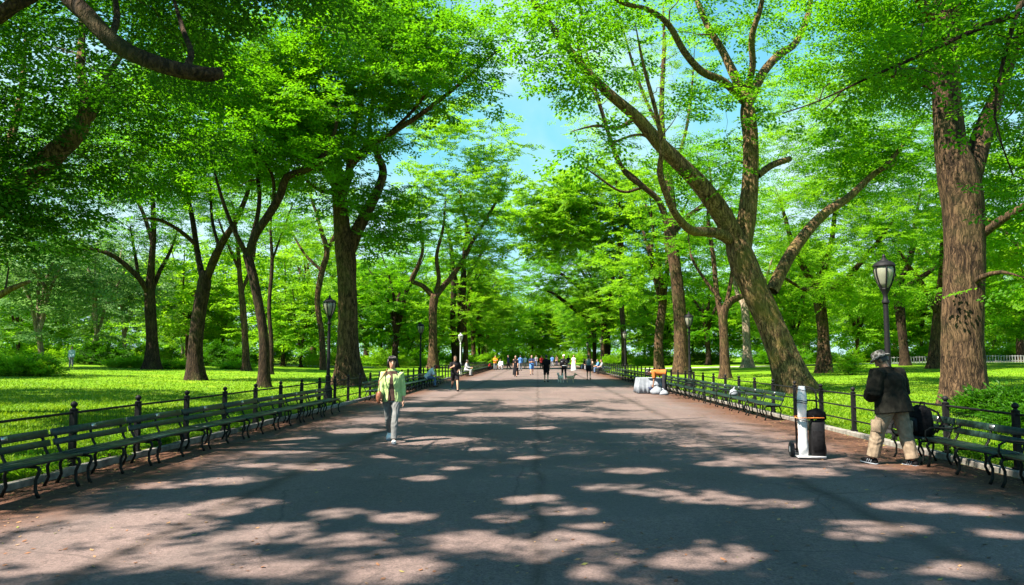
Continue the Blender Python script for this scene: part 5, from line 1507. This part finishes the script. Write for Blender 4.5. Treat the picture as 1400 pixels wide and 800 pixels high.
# unseen trees added beside and behind the camera to shade path and lawn
world_tree('overhanging_elm', 'unseen elm added behind the camera to shade the near path', (-9.8, -6.5, float(gz(9.8))),
           [(-9.8, -6.5, 0, .5), (-9.7, -6.3, 5, .42), (-9.6, -5.8, 10, .3), (-9.4, -4.6, 15, .1)], [[(-9.6, -5.8, 10, .2), (-8.5, -4, 13, .12), (-6.5, -2, 16, .05)], [(-9.6, -6, 9.5, .25), (-12, -6.5, 13, .16), (-14, -6.5, 16.5, .06)], [(-9.5, -5.6, 11, .18), (-10.5, -4, 14, .1), (-11.5, -2.5, 16, .05)]],
           [((-8.6, .6, 16.5), (7.8, 5.4, 2.4), 62)], 40, per=40, L=.18, W=.11, scale=1.1, spread=.95, thin=1)

for i, (x, y, zc, n) in enumerate([(-25.5, 22, 12.5, 34), (-39, 38, 13, 40)]):
    world_tree('overhanging_elm', ['unseen elm added outside the left edge to shade the near lawn', 'unseen elm added outside the left edge to shade lawn by the V forked elm'][i], (x, y, float(gz(x))),
               [(x, y, 0, .5), (x + .2, y, 4, .42), (x, y + .1, 8, .32), (x, y, 15, .1)], [[(x, y, 7, .25), (x + 2.5, y + 1, 10, .16), (x + 4, y + 1.5, 12.5, .06)], [(x, y, 7.5, .25), (x - 2.5, y + 1, 11, .16), (x - 4, y - 1, 13, .06)], [(x, y, 8, .22), (x + .5, y - 3, 11, .14), (x + 1, y - 5, 13, .05)]],
               [((x + .5, y, zc), (6, 4.5, 2.6), n)], 44 + i, per=18, L=.17, W=.105, scale=1.1, spread=.9)

# ================================================================== the other trees: a few kinds, copied and turned
def proto_tree(name, seed, H, trunk_r, fork, crown_r, crown_low, n, leaf, bark, per, L, limbs=5, scale=1.4, spread=1.4, lean=0.0):
    rng = np.random.default_rng(seed)
    root = empty(name, (0, 0, 0))
    tp = smooth_path([(0, 0, -.3, trunk_r), (rng.normal(0, .1), rng.normal(0, .1), fork * .5, trunk_r * .82), (lean, rng.normal(0, .2), fork, trunk_r * .85), (lean * 1.5, 0, fork + 1.2, trunk_r * .5)], .5)
    mb = MB(); wood_tube(mb, tp, 14, rng, .4)
    nodes = [tp[-1]]
    for k in range(limbs):
        a = 6.283 * k / limbs + rng.normal(0, .3); r1 = crown_r * rng.uniform(.45, .8); h1 = rng.uniform(.72, .95) * H
        q = [(lean, 0, fork - .2, trunk_r * .55)]
        for u in (.3, .6, 1.0):
            q.append((lean + math.cos(a) * r1 * u ** 1.3 + rng.normal(0, .3), math.sin(a) * r1 * u ** 1.3 + rng.normal(0, .3), fork + (h1 - fork) * u ** .8, trunk_r * .55 * (1 - u) + .03))
        lp_ = smooth_path(q, .6); wood_tube(mb, lp_, 8, rng, 0); nodes += list(lp_)
    mb.build('trunk', M[bark], root)
    ells = [((lean, 0, (H + crown_low) / 2), (crown_r, crown_r, (H - crown_low) / 2), n)]
    link('crown', crown_mesh('crown', np.array(nodes), ells, (0, 0, 0), rng, M[leaf], M['twig'], per=per, L=L, W=L * .6, scale=scale, spread=spread, open_gaps=False), root)
    return root


PROTO = [
    ('lawn_elm', dict(seed=50, H=20, trunk_r=.5, fork=5.5, crown_r=7.5, crown_low=4.5, n=95, leaf='leaf_bright', bark='bark', per=6, L=.24)),
    ('lawn_elm', dict(seed=51, H=23, trunk_r=.55, fork=7, crown_r=7, crown_low=6, n=95, leaf='leaf_bright', bark='bark', per=6, L=.24, lean=.6)),
    ('maple_tree', dict(seed=52, H=13, trunk_r=.22, fork=2.8, crown_r=5.2, crown_low=1.6, n=90, leaf='leaf_bright', bark='bark', per=6, L=.22)),
    ('maple_tree', dict(seed=53, H=10, trunk_r=.18, fork=2.0, crown_r=4.6, crown_low=.9, n=80, leaf='leaf_bright', bark='bark_dark', per=6, L=.2)),
    ('dark_elm', dict(seed=54, H=21, trunk_r=.5, fork=4.5, crown_r=7.5, crown_low=3.5, n=100, leaf='leaf_mid', bark='bark_dark', per=6, L=.24)),
    ('silver_tree', dict(seed=55, H=14, trunk_r=.25, fork=2.5, crown_r=5, crown_low=1.4, n=90, leaf='leaf_gray', bark='bark_pale', per=6, L=.2)),
]
proto_objs = {}
rp = np.random.default_rng(77)
def plant(kind, x, y, s=1.0, label='', group=None, zs=1.0):
    if kind not in proto_objs:
        nm, kw = PROTO[kind]; o = proto_objs[kind] = proto_tree(nm, **kw)
    else: o = copy_tree(proto_objs[kind])
    o.location = (x, y, float(gz(x))); o.scale = (s, s, s * zs); o.rotation_euler = (0, 0, rp.uniform(0, 6.283))
    tag(o, label, 'tree', group)
    return o


KN = ['broad green elm', 'tall light green elm', 'low bright green maple', 'small bushy maple with low leaves', 'dark leaved elm', 'silvery green tree']
# the rows along the far path
for i, (x, y, k, s) in enumerate([(12, 140, 1, .95), (11.8, 160, 4, 1), (12.2, 182, 0, 1), (-11.8, 124, 1, .9), (-12, 142, 0, 1.0), (-11.5, 160, 1, 1), (-12, 182, 1, 1), (12, 76, 1, .92), (-11.5, 74, 4, .0)]):
    if s: plant(k, x, y, s, f"{KN[k]} in the {'right' if x > 0 else 'left'} row along the far path, {['near', 'second', 'third', 'fourth', 'first', 'second', 'third', 'last', 'nearest'][i]} of its row", 'elms lining the far path')
PX = [  # (px, base py or None, depth, kind, scale)
    (38, 60, 5, 1.0), (122, 78, 5, 1.1), (10, 88, 2, 1.1), (70, 99, 2, 1.2), (160, 96, 5, 1.2), (250, 92, 2, 1.3), (300, 100, 2, 1.2), (385, 90, 2, 1.2), (410, 84, 3, 1.0), (425, 112, 0, 1.1), (540, 98, 4, .9), (560, 118, 3, 1.3), (520, 120, 2, 1.3), (470, 112, 2, 1.3),
    (965, 108, 4, .8), (945, 125, 2, 1.2), (905, 118, 3, 1.3), (880, 135, 2, 1.3), (990, 120, 2, 1.1), (1050, 112, 3, 1.3), (1080, 92, 2, 1.1), (1095, 125, 0, 1.1), (1165, 105, 2, 1.2), (1200, 120, 3, 1.3), (1250, 112, 2, 1.2), (1300, 105, 0, 1.0), (1380, 95, 4, 1.0), (1345, 118, 3, 1.4), (1395, 75, 2, 1.0), (1420, 60, 0, .95),
    (680, 190, 3, 1.8), (700, 205, 4, 1.2), (728, 215, 2, 1.7), (742, 222, 3, 1.8), (763, 228, 4, 1.0), (790, 210, 2, 1.7), (812, 190, 2, 1.4), (655, 165, 2, 1.4), (600, 150, 2, 1.4), (575, 160, 4, 1.2), (-80, 100, 1, 1.0)]
for i, (px, d, k, s) in enumerate(PX):
    x = (px - VPX) / F_PX * d
    side = 'left' if x < -7 else ('right' if x > 7 else 'middle')
    where = {'left': 'beyond the left lawn', 'right': 'beyond the right lawn', 'middle': 'closing the far end of the path'}[side]
    plant(k, x, d, s, f'{KN[k]} in the woods {where}', f'{KN[k]}s in the woods {where}')
for i in range(18):
    for tr_ in range(20):
        x = rp.uniform(-115, 115); y = rp.uniform(115, 190)
        if abs(x) > 19: break
    k = int(rp.choice([1, 1, 2, 2, 5, 3]))
    where = 'beyond the left lawn' if x < 0 else 'beyond the right lawn'
    plant(k, x, y, rp.uniform(.95, 1.35), f'{KN[k]} in the woods {where}', f'{KN[k]}s in the woods {where}')

# the far wood behind everything: one mass
n_ = 5200
x = rp.uniform(-240, 240, n_); y = rp.uniform(235, 275, n_); top = 19 + 6 * np.sin(x * .08) + 4 * np.sin(x * .21 + 1) - 5 * np.exp(-(x / 16) ** 2)
z = rp.uniform(0, 1, n_) ** .8 * top
pos = np.stack([x, y, z + .5], 1); an = rp.uniform(0, 6.283, n_)
lv, lf, lt = spray_leaves(pos, np.stack([np.cos(an), np.sin(an), rp.normal(-.1, .3, n_)], 1), rp.uniform(3.5, 5.5, n_), rp, False, .2, .13)
tag(link('far_woods', np_mesh('far_woods', lv, lf, [M['leaf_bright']], None, False, lt)), kind='stuff')


# ================================================================== bushes and low plants
def bush(name, label, loc, r, h, n, leaf='leaf_mid', seed=1, L=.09, scale=.55, group=None, cat='shrub'):
    rng = np.random.default_rng(seed)
    root = empty(name, loc, 0, label, cat, group)
    pts = rng.normal(0, 1, (n, 3)); pts /= np.linalg.norm(pts, axis=1, keepdims=True); pts *= rng.uniform(.3, 1, (n, 1)) ** .5
    pts[:, 2] = np.abs(pts[:, 2]); hh = h * (.75 + .25 * np.sin(pts[:, 0] * 5 + seed))
    pos = pts * np.array([r[0], r[1], 1]); pos[:, 2] = pts[:, 2] * hh * .85 + .03
    an = rng.uniform(0, 6.283, n)
    dv = np.stack([np.cos(an), np.sin(an), rng.uniform(0, .9, n)], 1)
    lv, lf, lt = spray_leaves(pos, dv, rng.uniform(.6, 1.2, n) * scale, rng, False, L / scale, L * .5 / scale)
    link('foliage', np_mesh('foliage', lv, lf, [M[leaf]], None, False, lt), root)
    paths = [np.array([(0 + p[0] * .3, p[1] * .3, 0, .012), (p[0] * .7, p[1] * .7, p[2] * .6, .008), (p[0], p[1], p[2], .004)]) for p in pos[:: max(1, n // 40)]]
    V, F_ = twig_tubes(paths, 4); link('stem', np_mesh('stem', V, F_, [M['twig']], None, False), root)
    return root


def atx(px, d):
    x = (px - VPX) / F_PX * d
    return (x, d, float(gz(x)))


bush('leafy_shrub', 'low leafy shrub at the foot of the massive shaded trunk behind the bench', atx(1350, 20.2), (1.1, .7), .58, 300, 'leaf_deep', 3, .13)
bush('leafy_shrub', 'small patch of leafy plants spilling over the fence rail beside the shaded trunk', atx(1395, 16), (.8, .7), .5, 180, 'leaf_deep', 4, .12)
bush('fern_mound', 'big bright mound of ferns at the left edge of the lawn', atx(5, 44), (2.6, 1.8), 1.35, 700, 'leaf_bright', 5, .16, .8)
bush('ground_cover', 'bright ground cover bed left of the dark elm at the back of the lawn', atx(172, 66), (2.2, 1.2), .9, 300, 'leaf_bright', 6, .16, .8)
bush('ground_cover', 'bright ground cover bed right of the dark elm at the back of the lawn', atx(238, 66), (1.6, 1.0), .8, 260, 'leaf_bright', 7, .16, .8)
bush('ground_cover', 'thin ground cover bed around the slender grey elm', atx(320, 70), (1.6, 1), .6, 180, 'leaf_bright', 8, .16, .8)
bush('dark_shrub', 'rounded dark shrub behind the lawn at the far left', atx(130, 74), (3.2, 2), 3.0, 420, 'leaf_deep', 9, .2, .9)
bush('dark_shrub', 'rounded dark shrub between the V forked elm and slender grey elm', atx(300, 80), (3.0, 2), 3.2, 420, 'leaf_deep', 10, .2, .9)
bush('sapling', 'spindly pale sapling on the right lawn beside the sunlit elm', atx(1152, 55), (.9, .8), 2.6, 110, 'leaf_bright', 11, .16, .7)
for i, (px, d) in enumerate([(700, 196), (725, 205), (750, 205), (775, 200), (800, 185)]):
    bush('yellow_shrub', 'yellow green shrub closing the end of the path', atx(px, d), (5, 3), 3.4, 260, 'leaf_bright', 20 + i, .34, 1.6, 'yellow green shrubs at the end of the path')
for i, (px, d) in enumerate([(20, 92), (60, 86), (200, 96), (360, 95), (450, 98), (520, 104), (560, 110), (900, 115), (960, 118), (1060, 104), (1100, 112), (1190, 110), (1260, 108), (1330, 110), (1385, 104), (620, 130), (660, 140), (850, 135)]):
    sd_ = 'left' if px < VPX else 'right'
    bush('wood_shrub', f'leafy shrub at the edge of the woods beyond the {sd_} lawn', atx(px, d), (4.2, 2.2), 2.6, 300, ['leaf_mid', 'leaf_bright', 'leaf_bright'][i % 3], 40 + i, .26, 1.2, f'shrubs at the edge of the {sd_} woods')
for i, (x, y, s) in enumerate([(-6.9, 9.7, .16), (-6.75, 11.9, .24), (-6.8, 10.4, .14), (-6.85, 13.6, .13), (6.8, 12.2, .2), (6.85, 14.4, .16), (6.8, 9.9, .2), (-6.8, 16.5, .13)]):
    sd_ = 'left' if x < 0 else 'right'
    bush('weed', f'small weed sprouting at the foot of the {sd_} fence', (x, y, 0), (s, s), s * 1.7, 26, 'leaf_bright', 70 + i, .07, .3, f'weeds at the foot of the {sd_} fence', 'weed')

# pale picket fence far across the right lawn
root = empty('picket_fence', (0, 0, 0), 0, 'pale grey picket fence across the far end of the right lawn', 'fence')
mb = MB()
for k in range(170):
    x = 40 + k * .32; mb.box((x, 88.5 + .03 * k * .3, float(gz(x)) + .42), (.07, .04, .84))
M['weathered'] = simple('weathered_grey', (.27, .28, .28), .8)
o = mb.build('picket', M['weathered'], root, smooth=False); o['kind'] = 'stuff'
for z in (.22, .74):
    mb = MB(); mb.tube([(x, 88.54 + (x - 40) / .32 * .009, float(gz(x)) + z) for x in np.linspace(40, 94.4, 12)], .03, 6); mb.build('rail', M['weathered'], root)

# ================================================================== light
ld = bpy.data.lights.new('sun', 'SUN'); ld.energy = 5.0; ld.angle = R(.45); ld.color = (1.0, .88, .76)
lo = bpy.data.objects.new('sun', ld); COL.objects.link(lo)
lo.rotation_euler = to_sun.to_track_quat('Z', 'Y').to_euler()
w = bpy.data.worlds.new('World'); SC.world = w; w.use_nodes = True
t = w.node_tree; t.nodes.clear()
sky = t.nodes.new('ShaderNodeTexSky'); sky.sky_type = 'NISHITA'; sky.sun_disc = False
sky.sun_elevation = SUN_EL; sky.sun_rotation = SUN_AZ % (2 * math.pi)
sky.air_density = 1.0; sky.dust_density = .6; sky.ozone_density = 1.0
bg = t.nodes.new('ShaderNodeBackground'); bg.inputs['Strength'].default_value = .05
ow = t.nodes.new('ShaderNodeOutputWorld')
tcw = t.nodes.new('ShaderNodeTexCoord'); nz = t.nodes.new('ShaderNodeTexNoise'); nz.inputs['Scale'].default_value = 3.4; nz.inputs['Detail'].default_value = 7
t.links.new(tcw.outputs['Generated'], nz.inputs['Vector'])
sz = t.nodes.new('ShaderNodeSeparateXYZ'); t.links.new(tcw.outputs['Generated'], sz.inputs[0])
tn = N(t, 'ShaderNodeMix', data_type='RGBA', blend_type='MULTIPLY'); tn.inputs['Factor'].default_value = 1; t.links.new(sky.outputs[0], tn.inputs['A']); tn.inputs['B'].default_value = (.55, 1.12, 1.28, 1)
h1 = N(t, 'ShaderNodeMix', data_type='RGBA'); t.links.new(ramp(t, sz.outputs['Z'], [(.30, (.92, .92, .92)), (.62, (0, 0, 0))]), h1.inputs['Factor']); t.links.new(tn.outputs['Result'], h1.inputs['A']); h1.inputs['B'].default_value = (1.6, 4.7, 5.8, 1)
ad_ = N(t, 'ShaderNodeMath', operation='SUBTRACT'); t.links.new(nz.outputs['Fac'], ad_.inputs[0]); mz = N(t, 'ShaderNodeMath', operation='MULTIPLY'); t.links.new(sz.outputs['Z'], mz.inputs[0]); mz.inputs[1].default_value = .55; t.links.new(mz.outputs[0], ad_.inputs[1])
cl = N(t, 'ShaderNodeMix', data_type='RGBA'); t.links.new(ramp(t, ad_.outputs[0], [(.26, (0, 0, 0)), (.48, (.6, .6, .6))]), cl.inputs['Factor']); t.links.new(h1.outputs['Result'], cl.inputs['A']); cl.inputs['B'].default_value = (6.0, 7.0, 7.2, 1)
t.links.new(cl.outputs['Result'], bg.inputs[0]); t.links.new(bg.outputs[0], ow.inputs[0])

vs = SC.view_settings
SC.display_settings.display_device = 'sRGB'
vs.view_transform = 'Standard'; vs.look = 'None'; vs.exposure = 1.85; vs.gamma = 1.0; vs.use_curve_mapping = False
cy = SC.cycles
cy.max_bounces = 7; cy.diffuse_bounces = 1; cy.glossy_bounces = 2; cy.transmission_bounces = 4; cy.transparent_max_bounces = 4
cy.caustics_reflective = False; cy.caustics_refractive = False
cy.use_adaptive_sampling = True; cy.adaptive_threshold = .015
cy.use_denoising = True
cy.sample_clamp_indirect = 6.0
SC.render.film_transparent = False
